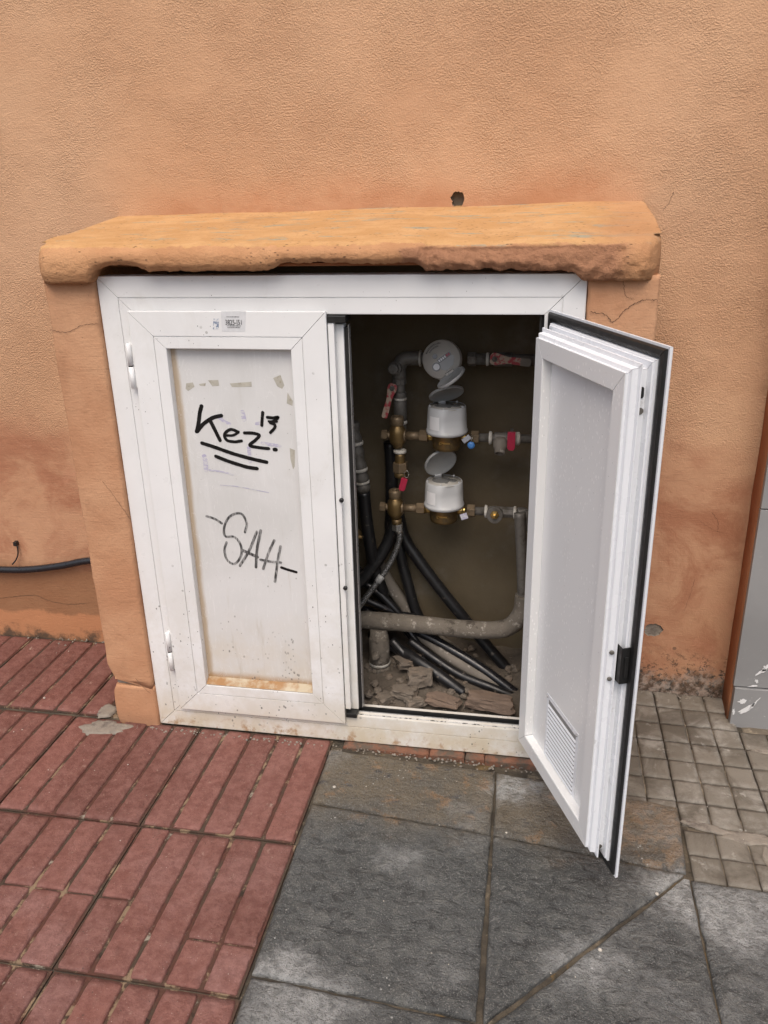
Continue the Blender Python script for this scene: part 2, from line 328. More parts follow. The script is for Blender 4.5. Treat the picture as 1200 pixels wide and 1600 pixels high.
def mk_grid():
    t = NT('grey_cement_tile').use_random(); X, Y, Z = t.xyz()
    c = t.mix(t.rnd, (.150, .132, .106), (.205, .182, .150))
    c = t.mix(t.ramp(t.noise(9, 6, .68), .46, .68, 0, .7), c, (.33, .31, .275))
    c = t.mix(t.ramp(t.noise(6, 6, .68, dist=.7), .46, .62, 0, .75), c, (.095, .080, .062))
    c = t.mix(t.ramp(t.noise(20, 7, .7), .60, .72, 0, .65), c, (.42, .40, .36))
    c = t.mix(t.ramp(t.noise(280, 2), .66, .72, 0, .6), c, (.07, .06, .05))
    return t.fin(c, .82, 0, t.bump(t.add(t.noise(130, 5, .65), t.mul(t.noise(22, 4), 1.2)), .5, .003), .3)
M['grid'] = mk_grid()
def mk_mortar():
    t = NT('old_joint_mortar'); X, Y, Z = t.xyz()
    c = t.mix(t.ramp(t.noise(8, 6, .65), .38, .65), (.050, .043, .034), (.115, .094, .068))
    c = t.mix(t.ramp(t.noise(19, 6, .7), .55, .66, 0, .75), c, (.20, .165, .12))
    c = t.mix(t.ramp(t.noise(14, 5, .6, v=t.scale(t.pos, (1.2, .8, 1))), .60, .70, 0, .6), c, (.20, .13, .055))
    c = t.mix(t.ramp(t.noise(30, 6, .7), .60, .70, 0, .8), c, (.03, .028, .022))
    return t.fin(c, .95, 0, t.bump(t.noise(90, 6, .7), .8, .005), .2)
M['mortar'] = mk_mortar()
def mk_groove():
    t = NT('dirty_red_groove'); X, Y, Z = t.xyz()
    c = t.mix(t.ramp(t.noise(7, 6, .7), .40, .60), (.095, .042, .031), (.070, .050, .036))
    c = t.mix(t.ramp(t.noise(12, 6, .7, v=t.scale(t.pos, (1.3, .8, 1))), .55, .61, 0, .9), c, (.25, .18, .115))
    c = t.mix(t.ramp(t.noise(15, 6, .7), .62, .68, 0, .9), c, (.30, .265, .21))
    c = t.mix(t.ramp(t.noise(24, 6, .7), .58, .68, 0, .85), c, (.030, .024, .018))
    return t.fin(c, .95, 0, t.bump(t.noise(110, 6, .7), .8, .004), .2)
M['groove'] = mk_groove()
M['grid_groove'] = simple('dirty_grey_groove', (.125, .102, .074), .95, var=.4, sc=20, bump=.6, bdist=.003, dirt=(.26, .215, .155), dsc=11, dlo=.5, dhi=.62)
def mk_column():
    t = NT('grey_gloss_tile'); X, Y, Z = t.xyz()
    c = t.mix(t.ramp(t.noise(3, 5), .35, .7), (.235, .235, .235), (.285, .285, .285))
    sc = t.mul(t.ramp(t.noise(1, 5, .7, v=t.scale(t.pos, (30, 30, 20)), dist=2.2), .60, .625), t.ramp(t.noise(7, 3), .50, .60))
    c = t.mix(t.mul(t.ramp(t.noise(90, 5, .7), .66, .70), t.ramp(Z, .3, .1)), c, (.6, .6, .59))
    c = t.mix(t.ramp(t.noise(26, 6, .7), .62, .75, 0, .4), c, (.40, .39, .37))
    return t.fin(c, .45, 0, t.bump(t.noise(14, 4), .08, .003))
M['column'] = mk_column()
M['return'] = mk_render('rust_orange_render', (.33, .135, .066), (.40, .18, .092))
M['foot_brick'] = simple('old_red_brick', (.19, .085, .05), .92, var=.4, sc=22, bump=.9, bdist=.006, dirt=(.10, .075, .055), dsc=20, dlo=.42, dhi=.6)
M['grit'] = simple('pale_grit', (.48, .44, .38), .9, var=.3, sc=9)
M['slot_shade'] = simple('painted_slot_shade', (.24, .24, .23), .8, var=.2)  # even grey painted as the shade in the vent slots
M['crack'] = simple('crack_shadow', (.05, .03, .02), .95, var=.2)

# ------------------------------------------------------------------ mesh helpers
ORG = {}
class MB:
    def __init__(s): s.v = []; s.f = []; s.sm = []
    def face(s, idx, smooth=False): s.f.append(tuple(idx)); s.sm.append(smooth)
    def verts(s, pts):
        i = len(s.v); s.v += [tuple(p) for p in pts]; return list(range(i, i+len(pts)))
    def box(s, x0, x1, y0, y1, z0, z1):
        a = s.verts([(x, y, z) for z in (z0, z1) for y in (y0, y1) for x in (x0, x1)])
        for q in ((0,2,3,1), (4,5,7,6), (0,1,5,4), (2,6,7,3), (0,4,6,2), (1,3,7,5)): s.face([a[i] for i in q])
        return s
    def loft(s, rings, smooth=True, cap=(True, True), close=True):
        ids = [s.verts(r) for r in rings]; n = len(rings[0])
        for a, b in zip(ids, ids[1:]):
            for i in range(n if close else n-1):
                j = (i+1) % n; s.face((a[i], a[j], b[j], b[i]), smooth)
        if cap[0]: s.face(ids[0][::-1])
        if cap[1]: s.face(ids[-1])
        return s
    def tube(s, path, r, n=14, smooth=True, cap=True, squash=1):
        pts = [Vector(p) for p in path]; rs = r if isinstance(r, (list, tuple)) else [r]*len(pts)
        rings = []; up = None
        for i, p in enumerate(pts):
            t = (pts[min(i+1, len(pts)-1)] - pts[max(i-1, 0)]).normalized()
            if up is None: up = Vector((0, 0, 1)) if abs(t.z) < .9 else Vector((0, -1, 0))
            u = (up - t*up.dot(t)).normalized(); v = t.cross(u); up = u
            rings.append([p + (u*math.cos(a) + v*math.sin(a))*rs[i] for a in [2*math.pi*k/n for k in range(n)]])
        return s.loft(rings, smooth, (cap, cap))
    def cyl(s, p0, p1, r0, r1=None, n=20, smooth=True):
        return s.tube([p0, p1], [r0, r0 if r1 is None else r1], n, smooth)
    def lathe(s, base, axis, prof, n=24, smooth=True, ref=None):
        base = Vector(base); ax = Vector(axis).normalized()
        u = Vector(ref) if ref else (Vector((1, 0, 0)) if abs(ax.x) < .8 else Vector((0, 1, 0)))
        u = (u - ax*u.dot(ax)).normalized(); v = ax.cross(u)
        rings = [[base + ax*h + (u*math.cos(a)+v*math.sin(a))*max(r, 1e-4) for a in [2*math.pi*k/n for k in range(n)]] for r, h in prof]
        return s.loft(rings, smooth)
    def prism(s, outline, axis_to):                        # outline of 3-D points, extruded by a vector
        d = Vector(axis_to); return s.loft([outline, [Vector(p)+d for p in outline]], False)
    def build(s, name, mat, parent=None, loc=None, bevel=0, seg=2, local=False, autosm=None):
        me = bpy.data.meshes.new(name)
        off = Vector((0, 0, 0))
        if parent is not None and not local: off = ORG.get(parent.name, Vector((0, 0, 0)))
        me.from_pydata([tuple(Vector(p)-off) for p in s.v], [], s.f)
        for p, q in zip(me.polygons, s.sm): p.use_smooth = q
        bm = bmesh.new(); bm.from_mesh(me)
        bmesh.ops.recalc_face_normals(bm, faces=bm.faces)
        if bevel:
            es = [e for e in bm.edges if len(e.link_faces) == 2 and e.calc_face_angle(0) > .6]
            bmesh.ops.bevel(bm, geom=es, offset=bevel, segments=seg, affect='EDGES', profile=.6, clamp_overlap=True)
        bm.to_mesh(me); bm.free()
        return link(name, me, mat, parent, loc, off)
def link(name, me, mat, parent=None, loc=None, off=None):
    o = bpy.data.objects.new(name, me); COL.objects.link(o)
    if mat and not me.materials: me.materials.append(mat)
    if parent is not None: o.parent = parent
    if loc is not None: o.location = loc
    ORG[o.name] = off if off is not None else Vector((0, 0, 0))
    return o
def thing(name, label, cat, loc=(0, 0, 0), group=None):
    o = bpy.data.objects.new(name, None); COL.objects.link(o); o.location = loc; o.empty_display_size = .05
    ORG[o.name] = Vector(loc); return tag(o, label, cat, group)
def tag(o, label=None, cat=None, group=None, kind=None):
    if label: o['label'] = label
    if cat: o['category'] = cat
    if group: o['group'] = group
    if kind: o['kind'] = kind
    return o
def single(mb, name, mat, label, cat, group=None, **k): return tag(mb.build(name, mat, **k), label, cat, group)
def spline(pts, n=8):
    P = [Vector(p) for p in pts]; P = [P[0]*2-P[1]] + P + [P[-1]*2-P[-2]]; out = []
    for i in range(1, len(P)-2):
        a, b, c, d = P[i-1:i+3]
        for k in range(n):
            t = k/n; out.append(.5*((2*b)+(c-a)*t+(2*a-5*b+4*c-d)*t*t+(3*b-a-3*c+d)*t**3))
    out.append(P[-2]); return out
def nz(*p): return noise.noise(Vector(p))
def gz(x): return -.028*min(max(x-.45, 0), 1.8)

# ------------------------------------------------------------------ pavement
b = MB()
xs = [-30, -3, .45, 1.0, 1.5, 2.25, 6, 30]
ids = [b.verts([(x, y, gz(x)-.010) for x in xs]) for y in (-40, -3, .46)]
for r0, r1 in zip(ids, ids[1:]):
    for i in range(len(xs)-1): b.face((r0[i], r0[i+1], r1[i+1], r1[i]))
pave = tag(b.build('pavement', M['mortar']), kind='structure')

def grid_slab(c00, c10, c11, c01, nx, ny, h, amp, seed, edge=.012, drop=.006, nsc=9, th=.03, grow=.0018):
    """slab on four floor corners; the top rolls off at its edges and carries a real relief"""
    b = MB(); c = [Vector((p[0], p[1])) for p in (c00, c10, c11, c01)]; cc = sum(c, Vector((0, 0)))/4; c = [q+(q-cc).normalized()*grow*1.4 for q in c]
    lx = ((c[1]-c[0]).length + (c[2]-c[3]).length)/2; ly = ((c[3]-c[0]).length + (c[2]-c[1]).length)/2
    rows = []
    for j in range(ny+1):
        v = j/ny; row = []
        for i in range(nx+1):
            u = i/nx
            p = c[0]*(1-u)*(1-v)+c[1]*u*(1-v)+c[2]*u*v+c[3]*(1-u)*v
            e = min(u*lx, (1-u)*lx, v*ly, (1-v)*ly)
            q = Vector((p.x, p.y, 0))
            if e < 1e-6: p = p + Vector((nz(p.x*30, p.y*30, seed), nz(p.y*30, p.x*30, seed+5)))*.0025
            zz = gz(p.x)+h + amp*(noise.fractal(Vector((p.x*nsc, p.y*nsc*1.3, seed)), .9, 2.0, 5) if amp else 0)
            if e < edge: zz -= drop*(1-e/edge)**2
            row.append((p.x, p.y, zz))
        rows.append(b.verts(row))
    for r0, r1 in zip(rows, rows[1:]):
        for i in range(nx): b.face((r0[i], r0[i+1], r1[i+1], r1[i]), True)
    rim = rows[0] + [r[-1] for r in rows[1:]] + rows[-1][-2::-1] + [r[0] for r in rows[-2:0:-1]]
    low = b.verts([(b.v[i][0], b.v[i][1], gz(b.v[i][0])-th) for i in rim])
    for k in range(len(rim)):
        kk = (k+1) % len(rim); b.face((rim[kk], rim[k], low[k], low[kk]))
    return b

# red tiles: a bed of five raised strips each
TW, SP = .40, .078
def strip_mesh(length, seed):
    b = MB(); n = 30; hw = .0350
    rings = []
    for i in range(n+1):
        y = -length/2 + length*i/n; e = min(i, n-i)
        sh = (.006 if e == 0 else 0)
        wl = hw - sh*.25 + .0016*nz(y*22, seed, 1)+.0014*nz(y*70, seed, 3); wr = hw - sh*.25 + .0016*nz(y*22, seed, 7)+.0014*nz(y*70, seed, 9)
        zt = .0 + .0010*nz(y*9, seed, 3) - (.003 if e == 0 else 0)
        yy = y + (.002*nz(seed, i, 2) if e == 0 else 0)
        rings.append([(-wl-.0008, yy, -.03), (-wl, yy, zt-.0045), (-wl+.0015, yy, zt-.0014), (-wl+.0042, yy, zt), (0, yy, zt+.0003),
                      (wr-.0042, yy, zt), (wr-.0015, yy, zt-.0014), (wr, yy, zt-.0045), (wr+.0008, yy, -.03)])
    for e_ in (0, -1): rings[e_] = [(x_, y_+.0045*nz(x_*38, seed, e_*4+2), z_) for x_, y_, z_ in rings[e_]]
    b.loft(rings, True, (True, True), False)
    me_o = b.build('strip', M['redtile']); me = me_o.data; bpy.data.objects.remove(me_o); return me
full = [strip_mesh(.394, k) for k in range(6)]
part_a = [strip_mesh(.2132, 20+k) for k in range(2)]; part_b = [strip_mesh(.1805, 30+k) for k in range(2)]
part_c = [strip_mesh(.2875, 40+k) for k in range(2)]; part_d = [strip_mesh(.1062, 50+k) for k in range(2)]
rows_y = [(.418, .014), (.001, -.401), (-.406, -.810), (-.815, -1.219), (-1.224, -1.628)]
split = {(2, 0, 4): 'cd', (2, 0, 3): 'cd', (2, 1, 3): 'ab', (2, 1, 4): 'ab', (2, 0, 0): 'ab', (2, 1, 2): 'ab'}
rt = random.Random(3)
for r, (y1, y0) in enumerate(rows_y):
    for cidx in range(5):
        x1 = .524 - cidx*.400 + (0, .001, .008, .013, .018)[r]
        if r == 0 and cidx < 1: continue
        x0 = x1-.396
        bed = MB().box(x0, x1, y0, y1, -.05, -.0058)
        t = bed.build('red_tile', M['groove'], pave)
        for k in range(5):
            xc = x0 + .040 + k*.0790
            if r == 0 and xc > -.17: continue
            key = (r, cidx, k); L = y1-y0; yc = (y0+y1)/2; zz = .0008*rt.uniform(-1, 1)
            def put(me, yy, dz=0, rz=0):
                s = link('strip', me, M['redtile'], t, (xc, yy, zz+dz)); s.rotation_euler = (rt.uniform(-.003, .003), rt.uniform(-.012, .012), rz+rt.uniform(-.004, .004))
            if key in split and split[key] == 'ab': put(part_a[k % 2], y1-.003-.1066); put(part_b[k % 2], y0+.003+.0902, -.0012, .006)
            elif key in split: put(part_c[k % 2], y1-.003-.1438); put(part_d[k % 2], y0+.003+.0531, -.001, -.008)
            else:
                put(rt.choice(full), yc)
# slate slabs
slabs = [
 ((.534,-.252),(.988,-.280),(.986,-.052),(.527,-.040), 60, 30, 1),
 ((.998,-.282),(1.440,-.322),(1.452,-.100),(.996,-.052), 60, 30, 2),
 ((.541,-.752),(.988,-.772),(.988,-.288),(.534,-.262), 60, 60, 3),
 ((1.006,-.776),(1.008,-.774),(1.434,-.330),(.998,-.290), 60, 60, 4),
 ((1.020,-.782),(1.446,-.786),(1.444,-.344),(1.437,-.341), 60, 60, 5),
 ((1.452,-.790),(1.900,-.800),(1.900,-.352),(1.452,-.346), 60, 60, 6),
 ((1.908,-.800),(2.36,-.80),(2.36,-.352),(1.908,-.352), 40, 40, 7),
 ((.553,-1.262),(.990,-1.270),(.988,-.782),(.542,-.764), 50, 50, 8),
 ((.998,-1.27),(1.446,-1.27),(1.446,-.796),(1.000,-.788), 50, 50, 9),
 ((1.454,-1.27),(1.90,-1.27),(1.90,-.808),(1.452,-.798), 50, 50, 10),
 ((1.908,-1.27),(2.36,-1.27),(2.36,-.808),(1.908,-.808), 40, 40, 12),
]
for c00, c10, c11, c01, nx, ny, sd_ in slabs:
    grid_slab(c00, c10, c11, c01, int(nx*1.5), int(ny*1.5), .001, .0026, sd_*13.7, nsc=20).build('slate_slab', M['slate'], pave)
# grey tiles, each a field of raised squares
def pad_mesh(wx, wy, seed):
    b = grid_slab((-wx/2, -wy/2), (wx/2, -wy/2), (wx/2, wy/2), (-wx/2, wy/2), 9, 9, 0, .0012, seed, .0075, .0034, 16, .02)
    o = b.build('pad', M['grid']); me = o.data; bpy.data.objects.remove(o); return me
pads = [pad_mesh(.0665, .0765, 3.3*k) for k in range(4)]
pads_half = [pad_mesh(.0665, .045, 30+3.3*k) for k in range(2)]
PXW, PYW = .0738, .0845
gx0 = 1.455-3*PXW
for ci in range(-2, 4):
    for rj in range(2):
        x0 = 1.455 + (ci-0)*3*PXW; ytop = .430 - rj*3*PYW if rj < 2 else 0
        if x0 < 1.05: continue
        t = grid_slab((x0+.001, ytop-3*PYW+.001), (x0+3*PXW-.001, ytop-3*PYW+.001), (x0+3*PXW-.001, ytop-.001), (x0+.001, ytop-.001), 6, 6, -.0065, .0006, 5+ci+rj).build('grey_tile', M['grid_groove'], pave)
        for i in range(3):
            for j in range(3):
                xc = x0+(i+.5)*PXW; yc = ytop-(j+.5)*PYW
                if xc > 1.66 and yc > .29: continue
                s = link('pad', rt.choice(pads), M['grid'], t, (xc, yc, gz(xc)+rt.uniform(-.0008, .0008))); s.rotation_euler = (0, .028, rt.uniform(-.006, .006))
def bottom_rows():
    for ci in range(-1, 4):
        x0 = 1.455 + ci*3*PXW
        if ci == -1: x0 = 1.455-2*PXW; n = 2
        else: n = 3
        ytop = -.078
        rows = [(-.120, pads)] if ci == -1 else [(-.120, pads), (-.222, pads), (-.303, pads)]
        yb = -.163 if ci == -1 else -.343
        if ci == -1: yb = -.150
        t = grid_slab((x0+.001, yb), (x0+n*PXW-.001, yb), (x0+n*PXW-.001, ytop-.001), (x0+.001, ytop-.001), 6, 6, -.0065, .0006, 55+ci).build('grey_tile', M['grid_groove'], pave)
        for i in range(n):
            for yc, ms in rows:
                if ci == -1: yc = -.114
                xc = x0+(i+.5)*PXW
                s = link('pad', rt.choice(ms), M['grid'], t, (xc, yc, gz(xc)+rt.uniform(-.0008, .0008)-(.002 if ci == -1 else 0))); s.rotation_euler = (0, .028, rt.uniform(-.006, .006))
bottom_rows()
# old mortar smeared over the tiles
def smear(cx, cy, rx, ry, seed, rot=0, h=.0035, mat='old_cut', name='mortar_smear'):
    b = MB(); n = 40; c = b.verts([(cx, cy, gz(cx)+h)]); prev = None
    rr = [1+.38*nz(math.cos(a)*1.6, math.sin(a)*1.6, seed)+.22*nz(math.cos(a)*5, math.sin(a)*5, seed) for a in [2*math.pi*k/n for k in range(n)]]
    for f, z in ((.35, h), (.7, h*.95), (.92, h*.7), (1.0, -.004)):
        ring = []
        for k in range(n):
            a = 2*math.pi*k/n; x = math.cos(a)*rx*rr[k]*f; y = math.sin(a)*ry*rr[k]*f
            px = cx+x*math.cos(rot)-y*math.sin(rot); py = cy+x*math.sin(rot)+y*math.cos(rot)
            ring.append((px, py, gz(px)+z+.0012*nz(px*40, py*40, seed)))
        ring = b.verts(ring)
        for k in range(n):
            kk = (k+1) % n
            if prev is None: b.face((c[0], ring[k], ring[kk]), True)
            else: b.face((prev[k], ring[k], ring[kk], prev[kk]), True)
        prev = ring
    return b.build(name, M[mat], pave)
smear(-.150, -.045, .075, .032, 2.2, .1); smear(-.19, .035, .03, .03, 8.1)
smear(1.51, -.165, .06, .013, 4.4, -.15, .0018); smear(1.62, -.185, .07, .020, 24.4, .05, .0018); smear(1.64, -.25, .014, .045, 6.4, .1, .0018); smear(1.74, .172, .045, .010, 9.4, -.05, .0015)
smear(-.235, -.515, .028, .022, 3.9)
# loose grit lying about
b = MB(); rg = random.Random(11)
for k in range(90):
    x = rg.uniform(-.6, 2.0); y = rg.uniform(-.9, .36); s = rg.uniform(.0008, .0022) if k % 9 else rg.uniform(.003, .005)
    if y > -.03 and -.15 < x < 1.31: continue
    z = gz(x)+.002+s*.4
    b.lathe((x, y, z-s*.4), (rg.uniform(-.3, .3), rg.uniform(-.3, .3), 1), [(s*.5, 0), (s, s*.3), (s*.6, s*.8), (0, s)], 6, False)
tag(b.build('grit', M['grit']), kind='stuff')
b = MB()
for k in range(420):
    x = rg.uniform(-.14, 1.31) if k % 3 else rg.choice([rg.uniform(-.7, -.15), rg.uniform(1.32, 1.64)])
    y = (-.022-abs(rg.gauss(0, .012))) if k % 3 else (.425-abs(rg.gauss(0, .018))); s = rg.uniform(.001, .0042)
    z = gz(x)-.001
    b.lathe((x, y, z), (rg.uniform(-.4, .4), rg.uniform(-.4, .4), 1), [(s, 0), (s*rg.uniform(.8, 1.2), s*.4), (s*.5, s*.9), (0, s)], 6, False)
tag(b.build('dirt_crumbs', M['old_cut']), kind='stuff')

# ------------------------------------------------------------------ building wall
WY = .43
wall = thing('building_wall', 'orange stucco building wall behind and above the white meter cupboard', 'wall', (0, WY, 0))
def blob(cx, cz, rx, rz, seed, n=26, j=.25):
    return [(cx+rx*math.cos(a)*(1+j*nz(math.cos(a)*2, math.sin(a)*2, seed)), cz+rz*math.sin(a)*(1+j*nz(math.sin(a)*3, math.cos(a)*3, seed))) for a in [2*math.pi*k/n for k in range(n)]]
holes = [(blob(.826, 1.4285, .0175, .0195, 1, 26, .34), .022, 'drill_hole', 'dark_hole'), (blob(1.437, .185, .028, .020, 5, 30, .5), .006, 'missing_plaster', 'old_cut')]
bm = bmesh.new()
def loop(pts):
    vs = [bm.verts.new((x, 0, z)) for x, z in pts]; return [bm.edges.new((vs[i], vs[(i+1) % len(vs)])) for i in range(len(vs))]
es = loop([(-6, -.12), (1.668, -.12), (1.668, 5), (-6, 5)])
for h in holes: es += loop(h[0])
bmesh.ops.triangle_fill(bm, use_beauty=True, use_dissolve=False, edges=es)
bmesh.ops.recalc_face_normals(bm, faces=bm.faces)
if sum(f.normal.y for f in bm.faces) > 0: bmesh.ops.reverse_faces(bm, faces=bm.faces)
me = bpy.data.meshes.new('render'); bm.to_mesh(me); bm.free()
link('render', me, M['wall'], wall)
for pts, dep, nm, mt in holes:
    b = MB(); r0 = b.verts([(x, WY, z) for x, z in pts]); cx = sum(p[0] for p in pts)/len(pts); cz = sum(p[1] for p in pts)/len(pts)
    r1 = b.verts([(cx+(x-cx)*.93, WY+dep, cz+(z-cz)*.93) for x, z in pts])
    for k in range(len(pts)):
        kk = (k+1) % len(pts); b.face((r0[k], r0[kk], r1[kk], r1[k]))
    b.face(r1)
    b.build(nm, M[mt], wall)
# wall beyond the column, roof-high, out of frame
b = MB().box(1.668, 9, WY+.02, WY+.22, -.12, 5); b.build('side_render', M['wall'], wall)
b = MB().box(-6, 1.664, WY+.07, WY+.25, -.12, 5); b.build('masonry', M['conc'], wall)

# grey tiled column at the right
colm = thing('tiled_column', 'grey tiled pillar with an orange plaster side at the right edge', 'pillar', (1.66, .30, -.04))
b = MB()
rings = []
for i in range(60):
    z = -.05+i*.086; d = .003*nz(z*7, 3, 1); e = .003*nz(z*9, 8, 1)
    rings.append([(1.668+d, .4298, z), (1.660+d, .424, z), (1.655+d*.6, .36, z), (1.652+e*.5, .318, z), (1.655+e*.5, .3155, z), (1.69, .316, z), (1.69, .43, z)])
b.loft(rings, True).build('plaster_side', M['return'], colm)
zs = [(-.05, .088), (.0915, .640), (.6435, 1.20), (1.2035, 1.76), (1.7635, 2.32), (2.3235, 2.88), (2.8835, 5.0)]
for z0, z1 in zs:
    MB().box(1.6535 if z0 > 0 else 1.657, 2.26, .2985 if z0 > 0 else .292, .315, z0, z1).build('grey_tile', M['column'], colm, bevel=.0015)
for (px_, py_, pz_), rx, rz, rot_, sd_ in (((1.696, 0.290, 0.022), .026, .008, .75, 1), ((1.682, 0.290, 0.047), .010, .008, .3, 2), ((1.713, 0.296, 0.115), .004, .006, .3, 3), ((1.722, 0.296, 0.148), .016, .005, .8, 4), ((1.714, 0.290, 0.041), .022, .003, 1.0, 5), ((1.662, 0.290, 0.009), .004, .010, .1, 6), ((1.703, 0.290, 0.101), .012, .003, .2, 7), ((1.731, 0.296, 0.160), .012, .007, 1.0, 8)):
    b = MB(); pts = blob(0, 0, rx, rz, sd_*3.1, 30, .9)
    pts = [(px_+x*math.cos(rot_)-z*math.sin(rot_), py_, pz_+x*math.sin(rot_)+z*math.cos(rot_)) for x, z in pts]
    c_ = b.verts([(px_, py_, pz_)]); r_ = b.verts(pts)
    for k in range(30): b.face((c_[0], r_[k], r_[(k+1) % 30]))
    b.build('paint_scuff', M['label'], colm)
MB().box(1.695, 2.25, .316, .43, -.05, 5).build('core', M['old_cut'], colm)

# ------------------------------------------------------------------ rendered surround of the cupboard
sur = thing('rendered_surround', 'orange rendered box with a rounded sloping ledge, built round the white cupboard', 'surround', (.575, .2, 0))
YF = -.012
def edge_noise(z, s, a=.003): return a*nz(z*9, s, 1)+a*.5*nz(z*31, s, 4)
def pilaster(x0, x1, z0, z1, seed, name, lo=None, ro=None, loedge=None, mat='pilaster', yb=WY+.001, yf=YF):
    """front leaf of a side wall with wavering arrises, as a lofted column of slices"""
    b = MB(); n = max(8, int((z1-z0)/.012)); rings = []
    for i in range(n+1):
        z = z0+(z1-z0)*i/n
        a = x0+edge_noise(z, seed)+(lo(z) if lo else 0); c = x1+edge_noise(z, seed+9, .0022)+(ro(z) if ro else 0)
        f = yf+.002*nz(z*6, seed, 2)
        zt = [z]*9
        if i == 0 and loedge: zt = [z+loedge(k/8.0) for k in range(9)]
        r = .007
        xs_ = [a, a, a+r*.35, a+r, (a+c)/2, c-r, c-r*.35, c, c]; ys_ = [yb, f+r, f+r*.3, f, f-.001, f, f+r*.3, f+r, yb]
        rings.append([(xs_[k], ys_[k], zt[k] if i == 0 else max(z, zt[k])) for k in range(9)])
    return b.loft(rings, True).build(name, M[mat], sur)
def notch(z): return .020*max(0, 1-abs(z-.150)/.05)**1.5 if z < .2 else 0
pilaster(-.135, -.002, .138, 1.275, 3, 'side_wall', lo=lambda z: notch(z), loedge=lambda u: .006+.012*(1-u)+.006*math.sin(u*9) if u < .62 else -.012)
pilaster(-.131, .000, -.03, .130, 6, 'side_wall_foot', lo=lambda z: .012*max(0, (z-.10)/.03)+.006*max(0, (.03-z)/.05), yf=YF+.0015)
MB().box(-.116, -.006, .0, WY, .05, .20).build('mortar_core', M['old_cut'], sur)
pilaster(1.152, 1.300, gz(1.2)-.05, 1.275, 8, 'side_wall')
# ledge
def ledge():
    b = MB(); n = 420; x0, x1 = -.150, 1.305; rings = []
    zb = []
    for i in range(n+1):
        u = i/n; x = x0+(x1-x0)*u; dx = min(x-x0, x1-x)
        # under-edge height: ends run down on to the side walls, the middle is broken away
        base = 1.266
        mid = 1.292+.004*nz(x*5, 1, 2)+.003*nz(x*24, 1, 3)+.0022*nz(x*75, 2, 2)+.0016*nz(x*190, 2, 7)
        if .02 < x < .155: mid += .016*math.sin((x-.02)/.135*math.pi)**.6
        if .44 < x < .80: mid += .016*min(1, (x-.44)/.05, (.80-x)/.02)+.003*nz(x*60, 4, 4)
        if x > .80: mid += -.003+.004*nz(x*40, 7, 1)
        f = min(1, max(0, (x+.004)/.025), max(0, (1.142-x)/.03)); f = f*f*(3-2*f)
        zu = base*(1-f)+mid*f
        rf = 1-max(0, 1-dx/.055)**2.2                           # rounded ends
        yfr = -.046*rf+.012*(1-rf)
        zt = 1.348+.003*nz(x*6, 5, 1); zback = 1.402+.013*u+.004*nz(x*4, 9, 9)
        rough = .0015*nz(x*30, 3, 3)+.001*nz(x*70, 1, 8)
        if x > .80: rough += .005*nz(x*38, 5, 2)+.003*nz(x*90, 2, 2); yfr += .006
        sx = x + (.006*(1-rf)*(1 if x < .5 else -1))
        zmid = (zu+zt)/2
        prof = [(WY+.012, zback+.004), (WY-.004, zback), (.28, zback-.018), (.15, zback-.034+.002*nz(x*9, 2, 2)), (.09, zt+.018), (.05, zt+.012), (.025, zt+.008+.0015*nz(x*30, 8, 4)), (yfr+.045, zt+.005+.002*nz(x*20, 8, 1)), (yfr+.025, zt+.001)]
        nf = 12
        for q in range(nf+1):                                   # the rounded, broken front
            v = q/nf; zz = (zt-.004)*(1-v)+zu*v
            bul = .016*(1-v)**2.2*max(0, 1-v*2.2)+.010*max(0, v-.72)/.28
            ro = rough*.4*math.sin(v*math.pi)+(.0009+.0048*(x > .80))*(nz(x*46, zz*60, 5)+.6*nz(x*110, zz*130, 9))*math.sin(min(1, v*1.6)*math.pi/2)
            if x > .79 and x < 1.22: ro += .006*max(0, .5-abs(v-.22))*2*(1 if v > .14 else 0)
            prof.append((yfr+bul+ro, zz+.0016*nz(x*70, v*9, 3)*(v < .95)))
        prof += [(yfr+.022, zu+.001), (yfr+.034, zu+.004*f), (max(yfr+.06, .012), zu+.010*f), (.06, 1.300), (.2, 1.302), (WY+.012, 1.302)]
        if f < .5: prof[-4:] = [(max(yfr+.06, .012), zu), (.06, zu), (.2, zu), (WY+.012, zu)]
        rings.append([(sx, y, z) for y, z in prof])
    b.loft(rings, True)
    return b.build('ledge', M['ledge'], sur)
ledge()
# interior shell
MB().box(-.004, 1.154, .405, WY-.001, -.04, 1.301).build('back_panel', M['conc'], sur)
MB().box(.0, 1.15, .06, .40, 1.2955, 1.3015).build('lintel', M['pilaster'], sur)
MB().box(.42, .80, -.012, .05, 1.2995, 1.306).build('lintel_edge', M['return'], sur)
# bricks that carry the frame where the pavement falls away
for x0, x1, z in ((.56, .80, 0), (.806, .90, .001), (.905, .955, 0), (.960, 1.150, -.001)):
    b = grid_slab((x0, -.018), (x1, -.018), (x1, .10), (x0, .10), 16, 6, 0, .0012, x0*30, .006, .004, 20, .06)
    b.v = [(x, y+.004*nz(x*30, zz*40, 5) if y < 0 else y, zz-gz(x)-.0035+z) for x, y, zz in b.v]
    b.build('brick', M['foot_brick'], sur)
